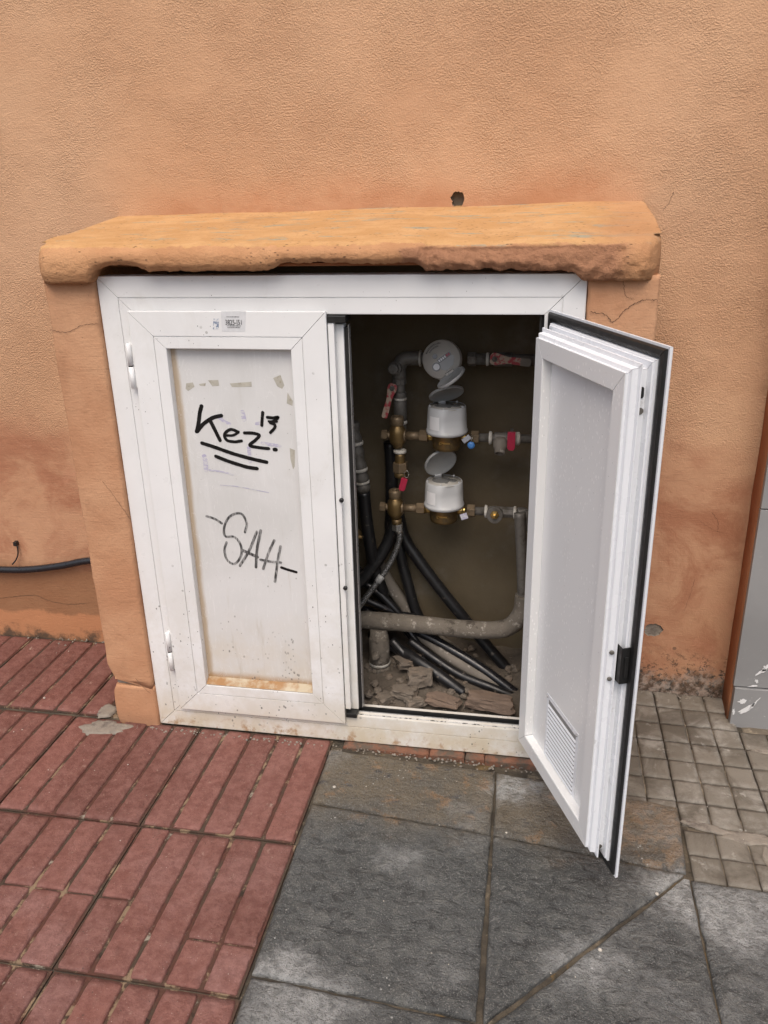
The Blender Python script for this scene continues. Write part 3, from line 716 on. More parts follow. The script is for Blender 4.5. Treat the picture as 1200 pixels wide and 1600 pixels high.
# cracks in the render
def crack(pts, wd, seed, parent, nm='crack'):
    b = MB(); P = spline(pts, 10); L = []; R_ = []
    for i, p in enumerate(P):
        d = (P[min(i+1, len(P)-1)]-P[max(i-1, 0)]).normalized(); nrm = Vector((-d.z, 0, d.x))
        p = p+nrm*(.003*nz(i*.9, seed, 1)+.0015*nz(i*2.3, seed, 4)); w_ = wd*(.55+.5*nz(i*.7, seed, 8))*min(1, (len(P)-1-i)/4+.2)
        L.append(p+nrm*w_); R_.append(p-nrm*w_)
    a = b.verts(L); c = b.verts(R_)
    for i in range(len(a)-1): b.face((a[i], a[i+1], c[i+1], c[i]))
    return b.build(nm, M['crack'], parent)
for pts, wd in (([(-0.135, -0.014, 1.153), (-0.089, -0.015, 1.148), (-0.047, -0.014, 1.165), (0.001, -0.014, 1.170)], .0009), ([(1.159, -0.014, 1.200), (1.190, -0.015, 1.193), (1.209, -0.014, 1.178), (1.230, -0.014, 1.201), (1.256, -0.014, 1.220), (1.274, -0.014, 1.225), (1.300, -0.014, 1.223)], .0011),
                ([(1.223, -0.014, 1.263), (1.231, -0.014, 1.233), (1.250, -0.014, 1.225)], .0007), ([(-0.057, -0.014, 0.761), (-0.031, -0.014, 0.721), (-0.005, -0.014, 0.677), (0.009, -0.015, 0.656)], .0007), ([(-0.047, -0.018, 0.162), (-0.031, -0.018, 0.138), (-0.006, -0.018, 0.112)], .0008)):
    crack(pts, wd, pts[0][0]*9, sur)
for pts, wd in (([(-0.786, 0.429, 0.139), (-0.720, 0.429, 0.151), (-0.644, 0.429, 0.161), (-0.598, 0.429, 0.144), (-0.526, 0.429, 0.134), (-0.440, 0.429, 0.145)], .0010), ([(1.369, 0.429, 1.435), (1.362, 0.429, 1.412), (1.348, 0.429, 1.390)], .0008), ([(1.560, 0.429, 0.579), (1.580, 0.429, 0.550), (1.583, 0.429, 0.517)], .0006), ([(1.528, 0.429, 0.554), (1.562, 0.429, 0.528), (1.602, 0.429, 0.514)], .0004), ([(1.538, 0.429, 0.365), (1.529, 0.429, 0.311), (1.517, 0.429, 0.250)], .0005)):
    crack(pts, wd, pts[0][0]*9+3, wall)

# ------------------------------------------------------------------ the white cupboard
cab = thing('meter_cupboard', 'white double door utility cupboard set in the orange wall, right door open', 'cupboard', (.575, 0, 0))
W, H = 1.15, 1.2786
def bar(sec, side, x0, x1, z0, z1, sgn=1, y0=0, gap=.0007):
    """one mitred bar of a rectangular frame; sec = (inset, depth) outline"""
    b = MB(); A = []; B = []
    for d, t in sec:
        y = y0+sgn*t
        if side == 'bottom': A.append((x0+d+gap, y, z0+d)); B.append((x1-d-gap, y, z0+d))
        elif side == 'top': A.append((x0+d+gap, y, z1-d)); B.append((x1-d-gap, y, z1-d))
        elif side == 'left': A.append((x0+d, y, z0+d+gap)); B.append((x0+d, y, z1-d-gap))
        else: A.append((x1-d, y, z0+d+gap)); B.append((x1-d, y, z1-d-gap))
    return b.loft([A, B], False)
fsec = [(0, .002), (.001, .0003), (.003, 0), (.0488, 0), (.0492, .0030), (.0510, .0030), (.0514, 0), (.0850, 0), (.0875, .0005), (.088, .003), (.088, .006), (.0805, .008), (.0805, .020), (.087, .022), (.087, .026), (.079, .028), (.079, .042), (.0905, .044), (.0905, .055), (0, .055)]
for side, nm in (('bottom', 'sill'), ('top', 'head'), ('left', 'jamb'), ('right', 'jamb')):
    bar(fsec, side, 0, W, 0, H).build('frame_'+nm, M['white'], cab)
# grimy sliding tracks and seals inside the frame
gsec = [(.0793, .0345), (.0925, .0350), (.0935, .0385), (.0925, .0415), (.0793, .0415)]
for side in ('bottom', 'top', 'left', 'right'):
    bar(gsec, side, 0, W, 0, H).build('seal', M['rubber'], cab)
for y0, y1, z, mt in ((.0085, .0195, .0812, 'track_white'), (.0225, .0255, .0878, 'alu_bare'), (.0285, .0340, .0805, 'dark_track')):
    MB().box(.575, 1.06, y0, y1, z-.003, z+.0006).build('sill_track', M[mt], cab)
MB().box(.60, 1.058, .0085, .0195, H-.0815, H-.0785).build('head_track', M['dark_track'], cab)
# cavity lining the sill and inner dark jamb on the right
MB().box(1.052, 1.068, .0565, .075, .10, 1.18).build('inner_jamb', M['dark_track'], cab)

LW = .492
lsec_out = [(0, .002), (.0008, .0004), (.002, 0), (.0585, 0), (.0589, .0030), (.0607, .0030), (.0611, 0), (.0875, 0), (.0890, .0006), (.0895, .002), (.0895, .024),
            (.0895, .032), (.0895, .055), (.0885, .0556), (.0515, .0556), (.050, .055), (.050, .0500), (.0430, .0480), (.0420, .0460), (.0405, .0375), (.0330, .0360), (.0325, .0335), (.0440, .0320), (.0440, .0190), (.0300, .0185), (.0295, .0160), (.0260, .0150), (.0240, .0065), (0, .0065)]
def leaf_frame(door, sgn, z0, z1, mat):
    for side, nm in (('bottom', 'rail'), ('top', 'rail'), ('left', 'stile'), ('right', 'stile')):
        bar(lsec_out, side, 0, LW, z0, z1, sgn).build('door_'+nm, mat, door, local=True)
    sec = [(.0045, .0066), (.0045, .0095), (.0075, .0125), (.016, .0135), (.0225, .0120), (.0235, .0066)]
    for side in ('bottom', 'top', 'left', 'right'):
        bar(sec, side, 0, LW, z0, z1, sgn).build('door_seal', M['rubber'], door, local=True)
def ribbon(pts, wd, y, z_up=0, n=10, taper=0, sgn=-1):
    """flat stroke with round ends on a panel at depth y"""
    b = MB(); P = spline([(p[0], 0, p[2]) for p in pts], n) if len(pts) > 2 else [Vector((p[0], 0, p[2])) for p in pts]
    if len(pts) == 2: P = [P[0].lerp(P[1], k/12) for k in range(13)]
    L, R_ = [], []
    d0 = (P[1]-P[0]).normalized(); d1 = (P[-1]-P[-2]).normalized()
    def nv(d): return Vector((-d.z, 0, d.x))
    left, right = [], []
    for i, p in enumerate(P):
        d = (P[min(i+1, len(P)-1)]-P[max(i-1, 0)]).normalized(); ww = wd*(1+.10*nz(i*.6, p.x*50, 2))
        left.append(p+nv(d)*ww); right.append(p-nv(d)*ww)
    cap0 = [P[0]+(-nv(d0)*math.cos(a)-d0*math.sin(a))*wd for a in [math.pi*k/6 for k in range(1, 6)]]
    cap1 = [P[-1]+(nv(d1)*math.cos(a)+d1*math.sin(a))*wd for a in [math.pi*k/6 for k in range(1, 6)]]
    ids_l = b.verts([(p.x, y, p.z) for p in left]); ids_r = b.verts([(p.x, y, p.z) for p in right])
    for i in range(len(P)-1): b.face((ids_l[i], ids_l[i+1], ids_r[i+1], ids_r[i]))
    c0 = b.verts([(p.x, y, p.z) for p in cap0]); b.face([ids_r[0]]+c0+[ids_l[0]])
    c1 = b.verts([(p.x, y, p.z) for p in cap1]); b.face([ids_l[-1]]+c1+[ids_r[-1]])
    return b
# --- left leaf, shut
dl = bpy.data.objects.new('door', None); COL.objects.link(dl); dl.parent = cab; dl.location = Vector((.075, -.012, 0))-Vector((.575, 0, 0)); dl.empty_display_size = .05
dl['label'] = 'closed white door with black marker graffiti'
ORG[dl.name] = Vector((.075, -.012, 0))
leaf_frame(dl, 1, .066, 1.199, M['white'])
PYF = .0105                                                # world Y of the left panel's face
MB().box(.155, .488, PYF, PYF+.006, .145, 1.130).build('panel', M['panel'], dl)
# sloping bead at the foot of the panel
MB().loft([[(.1650, PYF-.0005, .172), (.1650, -.0115, .158), (.1650, PYF, .154)], [(.4770, PYF-.0005, .172), (.4770, -.0115, .158), (.4770, PYF, .154)]], False).build('glazing_bead', M['rusty_bead'], dl)
# meeting stile fixed to its free edge
MB().box(.5685, .5830, -.006, .012, .112, 1.172).build('meeting_stile', M['white'], dl, bevel=.001)
MB().box(.5670, .6010, .014, .045, .100, 1.166).build('meeting_post', M['white'], dl, bevel=.002)
MB().box(.6012, .6100, .020, .040, .103, 1.158).build('meeting_seal', M['rubber'], dl)
MB().box(.6102, .6118, .022, .041, .103, 1.164).build('seal_rib', M['alu_bare'], dl)
MB().box(.5678, .6120, -.009, .046, 1.1725, 1.1885).build('end_cap', M['rubber'], dl, bevel=.002)
MB().box(.5690, .6000, -.010, .048, .086, .0995).build('end_cap', M['rubber'], dl, bevel=.002)
for z in (.49, .735):
    MB().lathe((.584, -.008, z), (0, -1, 0), [(.006, 0), (.006, .004), (.003, .006)], 10).build('keep_screw', M['rubber'], dl)
def hinge(x, z0, z1, y, door):
    h = MB(); m = (z0+z1)/2
    h.lathe((x, y, z0), (0, 0, 1), [(.004, 0), (.0064, .001), (.0064, m-z0-.0015), (.004, m-z0-.001)], 18)
    h.lathe((x, y, m+.0015), (0, 0, 1), [(.004, 0), (.0064, .0005), (.0064, z1-m-.003), (.004, z1-m-.0015)], 18)
    h.box(x-.003, x+.0085, y+.003, -.0002, z0+.003, z1-.003)
    o = h.build('hinge', M['white'], door)
    MB().cyl((x, y, m-.0016), (x, y, m+.0016), .0060, n=18).build('hinge_gap', M['rubber'], door)
hinge(.0665, 1.010, 1.122, -.0125, dl); hinge(.0665, .195, .318, -.0115, dl)
# marker tags
gy = PYF-.0005
strokes = [([(0.230, 0.011, 0.963), (0.224, 0.010, 0.947), (0.217, 0.010, 0.918), (0.210, 0.011, 0.897)], .0052), ([(0.280, 0.010, 0.940), (0.257, 0.010, 0.934), (0.231, 0.010, 0.918), (0.212, 0.010, 0.898)], .0050), ([(0.249, 0.011, 0.927), (0.259, 0.010, 0.903), (0.270, 0.010, 0.876)], .0050),
 ([(0.321, 0.010, 0.899), (0.301, 0.010, 0.905), (0.284, 0.010, 0.892), (0.288, 0.010, 0.877), (0.307, 0.010, 0.873), (0.327, 0.011, 0.876)], .0040), ([(0.289, 0.010, 0.889), (0.306, 0.011, 0.890), (0.321, 0.011, 0.898)], .0034),
 ([(0.337, 0.010, 0.897), (0.359, 0.010, 0.897), (0.375, 0.010, 0.892), (0.364, 0.010, 0.879), (0.348, 0.010, 0.865), (0.371, 0.010, 0.860), (0.397, 0.010, 0.858)], .0042), ([(0.412, 0.011, 0.856), (0.416, 0.010, 0.856)], .0050),
 ([(0.221, 0.011, 0.867), (0.255, 0.010, 0.857), (0.301, 0.010, 0.842), (0.348, 0.010, 0.830), (0.389, 0.011, 0.822)], .0048), ([(0.255, 0.010, 0.833), (0.281, 0.010, 0.823), (0.310, 0.010, 0.814), (0.337, 0.010, 0.807), (0.362, 0.011, 0.804)], .0048),
 ([(0.389, 0.010, 0.951), (0.386, 0.010, 0.933), (0.384, 0.011, 0.918)], .0040), ([(0.400, 0.010, 0.939), (0.415, 0.011, 0.938), (0.428, 0.010, 0.940), (0.416, 0.010, 0.930), (0.406, 0.010, 0.926), (0.417, 0.010, 0.921), (0.417, 0.010, 0.913), (0.405, 0.010, 0.900)], .0038), ([(0.403, 0.010, 0.929), (0.413, 0.011, 0.927), (0.424, 0.010, 0.929)], .0030)]
for k, (pts, wd) in enumerate(strokes):
    ribbon(pts, wd, gy-.00008*k).build('marker_stroke', M['ink'], dl)
worn = [([(0.212, 0.010, 0.666), (0.233, 0.010, 0.660), (0.252, 0.010, 0.648)], .0034), ([(0.314, 0.011, 0.626), (0.321, 0.010, 0.652), (0.308, 0.010, 0.678), (0.278, 0.010, 0.670), (0.259, 0.010, 0.641), (0.258, 0.010, 0.612), (0.284, 0.010, 0.610), (0.299, 0.011, 0.588), (0.297, 0.010, 0.557), (0.277, 0.010, 0.532), (0.257, 0.010, 0.542), (0.252, 0.010, 0.570), (0.260, 0.010, 0.594)], .0033),
 ([(0.291, 0.010, 0.527), (0.322, 0.010, 0.575), (0.347, 0.011, 0.629)], .0036), ([(0.358, 0.010, 0.633), (0.344, 0.010, 0.581), (0.336, 0.010, 0.526)], .0038), ([(0.301, 0.011, 0.574), (0.322, 0.011, 0.565), (0.343, 0.010, 0.556)], .0042), ([(0.393, 0.011, 0.607), (0.375, 0.010, 0.571), (0.356, 0.010, 0.522)], .0034), ([(0.409, 0.010, 0.591), (0.398, 0.010, 0.547), (0.386, 0.010, 0.486)], .0034), ([(0.351, 0.011, 0.549), (0.379, 0.010, 0.545), (0.407, 0.010, 0.544)], .0034)]
for k, (pts, wd) in enumerate(worn):
    ribbon(pts, wd, gy-.00008*k).build('worn_marker_stroke', M['worn'], dl)
ribbon([(0.407, 0.010, 0.529), (0.427, 0.010, 0.523), (0.447, 0.010, 0.518)], .0038, gy).build('marker_stroke', M['ink'], dl)
for k, (pts, wd) in enumerate([([(0.272, 0.011, 0.936), (0.285, 0.010, 0.926), (0.300, 0.010, 0.919)], .0040), ([(0.336, 0.010, 0.950), (0.339, 0.011, 0.932)], .0060), ([(0.370, 0.010, 0.922), (0.379, 0.010, 0.923)], .0040), ([(0.381, 0.010, 0.872), (0.407, 0.010, 0.868), (0.427, 0.010, 0.866)], .0042),
   ([(0.223, 0.010, 0.832), (0.225, 0.010, 0.815), (0.224, 0.010, 0.796)], .0062), ([(0.344, 0.010, 0.866), (0.345, 0.011, 0.843), (0.345, 0.010, 0.822)], .0048), ([(0.233, 0.010, 0.795), (0.263, 0.010, 0.792), (0.296, 0.010, 0.785)], .0022), ([(0.259, 0.010, 0.755), (0.305, 0.011, 0.753), (0.388, 0.010, 0.740)], .0010)]):
    ribbon(pts, wd, gy+.0002-.00005*k).build('ink_smear', M['purple'], dl)
def scrap(pts, nm, mt, y):
    b = MB(); b.face(b.verts([(p[0], y, p[2]) for p in pts])); return b.build(nm, M[mt], dl)
for pts in ([(0.196, 0.010, 1.020), (0.214, 0.010, 1.023), (0.217, 0.010, 1.012), (0.199, 0.010, 1.001), (0.193, 0.011, 1.007)], [(0.254, 0.010, 1.029), (0.281, 0.011, 1.030), (0.282, 0.011, 1.016), (0.264, 0.010, 1.014)], [(0.310, 0.010, 1.022), (0.366, 0.011, 1.027), (0.366, 0.010, 1.015), (0.315, 0.011, 1.013)], [(0.422, 0.010, 1.037), (0.441, 0.010, 1.045), (0.449, 0.010, 1.020), (0.443, 0.010, 1.011), (0.431, 0.011, 1.017)], [(0.456, 0.011, 1.002), (0.468, 0.010, 0.981), (0.466, 0.010, 0.969), (0.452, 0.011, 0.975)],
            [(0.452, 0.010, 0.861), (0.465, 0.010, 0.856), (0.462, 0.010, 0.814), (0.457, 0.011, 0.805), (0.452, 0.010, 0.832)], [(0.229, 0.011, 1.019), (0.248, 0.010, 1.022), (0.245, 0.010, 1.014), (0.232, 0.010, 1.015)]):
    scrap(pts, 'tape_scrap', 'tape', gy+.0001)
fy = -.0124
scrap([(0.313, -0.012, 1.199), (0.375, -0.012, 1.199), (0.369, -0.012, 1.152), (0.311, -0.012, 1.152)], 'sticker', 'sticker', fy)
scrap([(0.293, -0.012, 1.182), (0.307, -0.012, 1.182), (0.303, -0.012, 1.156), (0.289, -0.012, 1.157)], 'ink_smear', 'blue_ink', fy)
def text(txt, size, mat, parent, loc, rot, nm, world_off=None, sx=1):
    cu = bpy.data.curves.new(nm, 'FONT'); cu.body = txt; cu.size = size; cu.align_x = 'CENTER'; cu.align_y = 'CENTER'; cu.extrude = .00005
    o = bpy.data.objects.new(nm, cu); COL.objects.link(o)
    bpy.context.view_layer.update(); dg = bpy.context.evaluated_depsgraph_get(); me = bpy.data.meshes.new_from_object(o.evaluated_get(dg)); bpy.data.objects.remove(o)
    o = link(nm, me, M[mat], parent, loc); o.rotation_euler = rot; o.scale = (sx, 1, 1); return o
sp = Vector((0, -.0011, 0)) + Vector((0.342, -0.012, 1.173))-Vector((.075, -.012, 0))
text('3825-J51', .0165, 'print', dl, sp+Vector((.001, -.0003, 0)), (rad(90), 0, 0), 'printed_number', sx=.74)
for dz, tx, sz in ((.0125, 'MODELO   P', .006), (-.0085, 'INSTALACION INTERIOR', .0042), (-.0125, 'AUTORIZADA', .0042)):
    b = MB(); r_ = random.Random(int(dz*1e4)); x_ = -.016
    while x_ < .015:
        l_ = r_.uniform(.001, .004); b.box(sp.x+.075+x_, sp.x+.075+x_+l_, -.0130, -.0128, sp.z+dz, sp.z+dz+.0014*r_.uniform(.7, 1.2)); x_ += l_+.0008
    b.build('fine_print', M['print'], dl)
# --- right leaf, open
ang = math.atan2(-.919, .394)
dr = bpy.data.objects.new('door', None); COL.objects.link(dr); dr.parent = cab; dr.location = Vector((1.078, -.002, 0))-Vector((.575, 0, 0)); dr.rotation_euler = (0, 0, ang); dr.empty_display_size = .05
dr['label'] = 'open white door showing its pale grey inner face and vent'
DZ0, DZ1 = .060, 1.203
leaf_frame(dr, -1, DZ0, DZ1, M['inner_bright'])
# grey inner cover strips on the frame's back
csec = [(.0512, .0557), (.0512, .0562), (.0885, .0562), (.0890, .0557)]
for side, nm in (('bottom', 'rail'), ('top', 'rail'), ('left', 'stile'), ('right', 'stile')):
    bar([(.0505, .0558), (.0505, .0566), (.0880, .0566), (.0900, .0550), (.0900, .036), (.0897, .036), (.0897, .0556)], side, 0, LW, DZ0, DZ1, -1).build('inner_cover', M['inner_frame'], dr, local=True)
MB().box(.080, LW-.080, -.0355, -.026, DZ0+.080, DZ1-.080).build('panel', M['inner'], dr, local=True)
# vent grille low on the panel
b = MB(); gx0_, gx1_, gz0_, gz1_ = .165, .335, .135, .325
b.loft([[(gx0_, -.0358, gz0_), (gx1_, -.0358, gz0_), (gx1_, -.0358, gz1_), (gx0_, -.0358, gz1_)], [(gx0_, -.0366, gz0_), (gx1_, -.0366, gz0_), (gx1_, -.0366, gz1_), (gx0_, -.0366, gz1_)],
        [(gx0_+.011, -.0366, gz0_+.014), (gx1_-.011, -.0366, gz0_+.014), (gx1_-.011, -.0366, gz1_-.012), (gx0_+.011, -.0366, gz1_-.012)], [(gx0_+.011, -.0362, gz0_+.014), (gx1_-.011, -.0362, gz0_+.014), (gx1_-.011, -.0362, gz1_-.012), (gx0_+.011, -.0362, gz1_-.012)]], False, (False, False))
b.build('vent_grille', M['inner_bright'], dr, local=True)
MB().box(gx0_+.010, gx1_-.010, -.0363, -.0361, gz0_+.013, gz1_-.011).build('vent_shade_plate', M['slot_shade'], dr, local=True)  # added flat plate, its grey imitates shade between the slats
b = MB(); b.loft([[(x, -.0362, .0), (x, -.0385, .0004), (x, -.0388, .0010), (x, -.0368, .0056), (x, -.0362, .0058)] for x in (gx0_+.0105, gx0_+.014, gx1_-.014, gx1_-.0105)], False)
slat = b.build('vent_slat', M['inner_bright'], dr, (0, 0, gz0_+.018), local=True)
for k in range(1, 13):
    link('vent_slat', slat.data, M['inner_bright'], dr, (0, 0, gz0_+.018+k*.0118))
for x in (gx0_+.006, gx1_-.006):
    for z in (gz0_+.006, gz1_-.006):
        MB().lathe((x, -.0375, z), (0, -1, 0), [(.0035, 0), (.003, .0015), (0, .002)], 10).build('vent_rivet', M['alu_bare'], dr, local=True)
# free-edge hardware : latch, screws, drain slots
fx = LW-.044
def edge_disc(t, z, rr, nm, mt, elong=0):
    b = MB(); n = 16; pts = []
    for k in range(n):
        a = 2*math.pi*k/n; dz = elong if math.sin(a) > 0 else -elong
        pts.append((fx+.0004, -t+rr*math.cos(a), z+rr*math.sin(a)+dz))
    b.prism(pts, (.0012, 0, 0)).build(nm, M[mt], dr, local=True)
edge_disc(.026, 1.118, .0042, 'slot', 'rubber', .006); edge_disc(.026, 1.085, .0062, 'plug', 'iron')
edge_disc(.026, .112, .0055, 'plug', 'iron'); edge_disc(.026, .090, .0042, 'slot', 'rubber', .004)
b = MB(); b.box(fx-.006, fx+.0255, -.0315, -.0290, .542, .622); b.box(fx+.0235, fx+.0260, -.0300, -.012, .542, .622); b.box(fx-.004, fx+.0260, -.0145, -.0120, .548, .618); b.box(fx+.0260, fx+.0285, -.0245, -.0160, .556, .602)
b.build('latch', M['rubber'], dr, bevel=.0006, local=True)
for z in (.545, .605):
    MB().lathe((LW-.0375, -.0420, z), (.94, -.34, 0), [(.0048, 0), (.0046, .0015), (.002, .0022)], 12).build('latch_screw', M['iron'], dr, local=True)
MB().box(.0, .004, -.050, -.0, DZ0+.03, DZ1-.03)

# ------------------------------------------------------------------ inside the cupboard
b = MB(); nx, ny = 60, 26; rows = []
for j in range(ny+1):
    y = .056+(.405-.056)*j/ny; row = []
    for i in range(nx+1):
        x = .0+1.152*i/nx
        z = .082+.045*(j/ny)-.02*math.exp(-((y-.08)/.03)**2) + .014*noise.fractal(Vector((x*9, y*9, 2)), .8, 2, 5)
        if x > .85: z -= .02*min(1, (x-.85)/.1)
        row.append((x, y, z))
    rows.append(b.verts(row))
for r0, r1 in zip(rows, rows[1:]):
    for i in range(nx): b.face((r0[i], r0[i+1], r1[i+1], r1[i]), True)
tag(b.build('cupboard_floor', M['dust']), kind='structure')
b = MB().box(.0, 1.152, .0562, .40, -.03, .045); b.build('floor_slab', M['old_cut'], sur)
def rock(c, dims, seed, rot=0, n=(8, 6)):
    bm = bmesh.new(); bmesh.ops.create_icosphere(bm, subdivisions=3, radius=1)
    R_ = Matrix.Rotation(rot, 3, 'Z')
    for v in bm.verts:
        p = v.co.copy(); q = Vector([max(-.72, min(.72, a*1.05)) for a in p])/.78
        p = q*(1+.20*nz(*(p*1.2+Vector((seed, 0, 0))))+.16*nz(*(p*3.1+Vector((seed, 3, 0))))+.09*nz(*(p*7+Vector((seed, 5, 0)))))
        v.co = R_ @ Vector((p.x*dims[0], p.y*dims[1], p.z*dims[2])) + Vector(c)
    me = bpy.data.meshes.new('stone'); bm.to_mesh(me); bm.free(); return me
def stone(c, dims, seed, rot, label, mat='stone', name='mortar_lump', cat='rubble', group='broken lumps on the cupboard floor'):
    o = link(name, rock(c, dims, seed, rot), M[mat]); return tag(o, label, cat, group)
stone((0.754, 0.160, 0.129), (.038, .028, .022), 1, .2, 'chunky grey mortar lump right of the upright pipe stub, biggest of the lumps')
stone((0.715, 0.115, 0.102), (.036, .024, .013), 5, -.2, 'flat mortar flake low beside the foot of the upright stub')
stone((0.749, 0.085, 0.088), (.026, .018, .012), 9, .5, 'small crumbly mortar lump just behind the sill track')
stone((0.829, 0.095, 0.098), (.050, .022, .013), 13, -.25, 'long brownish mortar flake left of the brick piece', 'brickbit')
stone((0.963, 0.105, 0.101), (.068, .026, .020), 17, -.12, 'long broken brick piece lying behind the sill at the right', 'brickbit', 'brick_fragment', 'brick')
stone((0.715, 0.220, 0.138), (.040, .028, .016), 21, .4, 'dusty mortar lump behind the big chunky lump, under the hoses')
stone((0.661, 0.100, 0.085), (.026, .02, .012), 27, .9, 'little mortar lump in the left front corner by the post')
b = MB(); rr_ = random.Random(5)
for k in range(330):
    x = rr_.uniform(.58, 1.03); y = rr_.uniform(.07, .36)**1.0; s = .002+.012*rr_.random()**3
    z = .072+.045*((y-.056)/.349)-(.02 if x > .9 else 0)+.006
    b.lathe((x, y, z), (rr_.uniform(-.5, .5), rr_.uniform(-.5, .5), 1), [(s*.8, 0), (s, s*.5), (s*.6, s), (0, s*1.1)], 7, False)
tag(b.build('rubble_crumbs', M['stone']), kind='stuff')

def hexn(b, p0, p1, r): return b.cyl(p0, p1, r, n=6, smooth=False)
V = Vector
# --- top line : galvanised riser, elbow, lever valve
py = .315
pz = 1.030
rs = thing('riser_pipe', 'grey galvanised pipe rising on the left to an elbow at the top', 'pipe', (.68, py, .82))
ex = .685
MB().tube(spline([(ex, py, .82), (ex-.002, py, .90), (ex-.004, py, .985)], 6), .0150, 16).build('pipe', M['iron'], rs)
MB().tube(spline([(ex-.004, py, .975), (ex-.004, py, 1.005), (ex+.008, py, 1.026), (ex+.03, py, 1.030), (ex+.055, py, 1.030)], 6), [.0195]*25, 16).build('elbow', M['iron'], rs)
MB().lathe((ex-.010, py-.012, 1.006), (-.15, -1, .1), [(.019, 0), (.019, .014), (.0145, .018), (.0145, .030), (.011, .032)], 10, False).build('plug', M['iron'], rs)
MB().tube([(ex+.05, py, pz), (.772, py, pz)], .0165, 16).build('pipe', M['iron'], rs)
MB().lathe((ex+.052, py, pz), (1, 0, 0), [(.016, 0), (.0225, .001), (.0225, .005), (.016, .006)], 18).build('collar', M['ptfe'], rs)
MB().lathe((ex+.094, py, pz), (1, 0, 0), [(.0225, 0), (.0225, .020)], 6, False).build('union_nut', M['iron'], rs)
MB().lathe((ex-.004, py, .958), (0, 0, 1), [(.0155, 0), (.0195, .002), (.0195, .018), (.0155, .02)], 10, False).build('collar', M['iron'], rs)
MB().lathe((ex-.002, py, .860), (0, 0, 1), [(.0152, 0), (.0185, .002), (.0185, .050), (.0160, .056), (.0175, .060), (.0175, .075), (.0155, .078)], 16).build('valve_body', M['iron'], rs)
MB().lathe((ex-.002, py, .846), (0, 0, 1), [(.0152, 0), (.019, .002), (.0185, .009), (.0152, .011)], 16).build('thread_tape', M['ptfe'], rs)
MB().lathe((ex-.002, py, .914), (0, 0, 1), [(.0152, 0), (.0185, .002), (.0185, .007), (.0152, .009)], 16).build('thread_tape', M['ptfe'], rs)
def lever(p0, p1, label, mt, end_mat=None, w0=.013, w1=.0085, eye=True):
    p0, p1 = V(p0), V(p1); d = (p1-p0).normalized(); side = d.cross(V((0, 1, 0))).normalized(); L = (p1-p0).length
    t = thing('valve_lever', label, 'lever', tuple(p0))
    b = MB(); th = V((0, .0035, 0))
    prof = [(-.012, w0*.55), (-.006, w0*.95), (.004, w0), (.018, w0*.75), (L*.4, w1*.85), (L*.75, w1), (L*.96, w1*.95), (L, w1*.6)]
    rings = [[p0+d*a+side*h-th*.5, p0+d*a-side*h-th*.5, p0+d*a-side*h+th*.5, p0+d*a+side*h+th*.5] for a, h in prof]
    b.loft(rings, False).build('handle', M[mt], t, bevel=.0008)
    if end_mat: MB().loft([[p0+d*a+side*h-th*.9, p0+d*a-side*h-th*.9, p0+d*a-side*h+th*.9, p0+d*a+side*h+th*.9] for a, h in ((L*.72, w1*1.05), (L*.97, w1*1.05), (L*1.01, w1*.6))], False).build('grip', M[end_mat], t)
    MB().lathe(tuple(p0-th*.5), (0, -1, 0), [(.0075, 0), (.0075, .004), (.004, .005), (.004, .008), (.001, .008)], 6, False).build('nut', M['iron'], t)
    MB().cyl(tuple(p0), tuple(p0+V((0, .03, 0))), .006, n=10).build('spindle', M['iron'], t)
    return t
lever((0.667, 0.283, 0.955), (0.644, 0.275, 0.873), 'scuffed red lever slanting down beside the left riser pipe', 'red_worn')
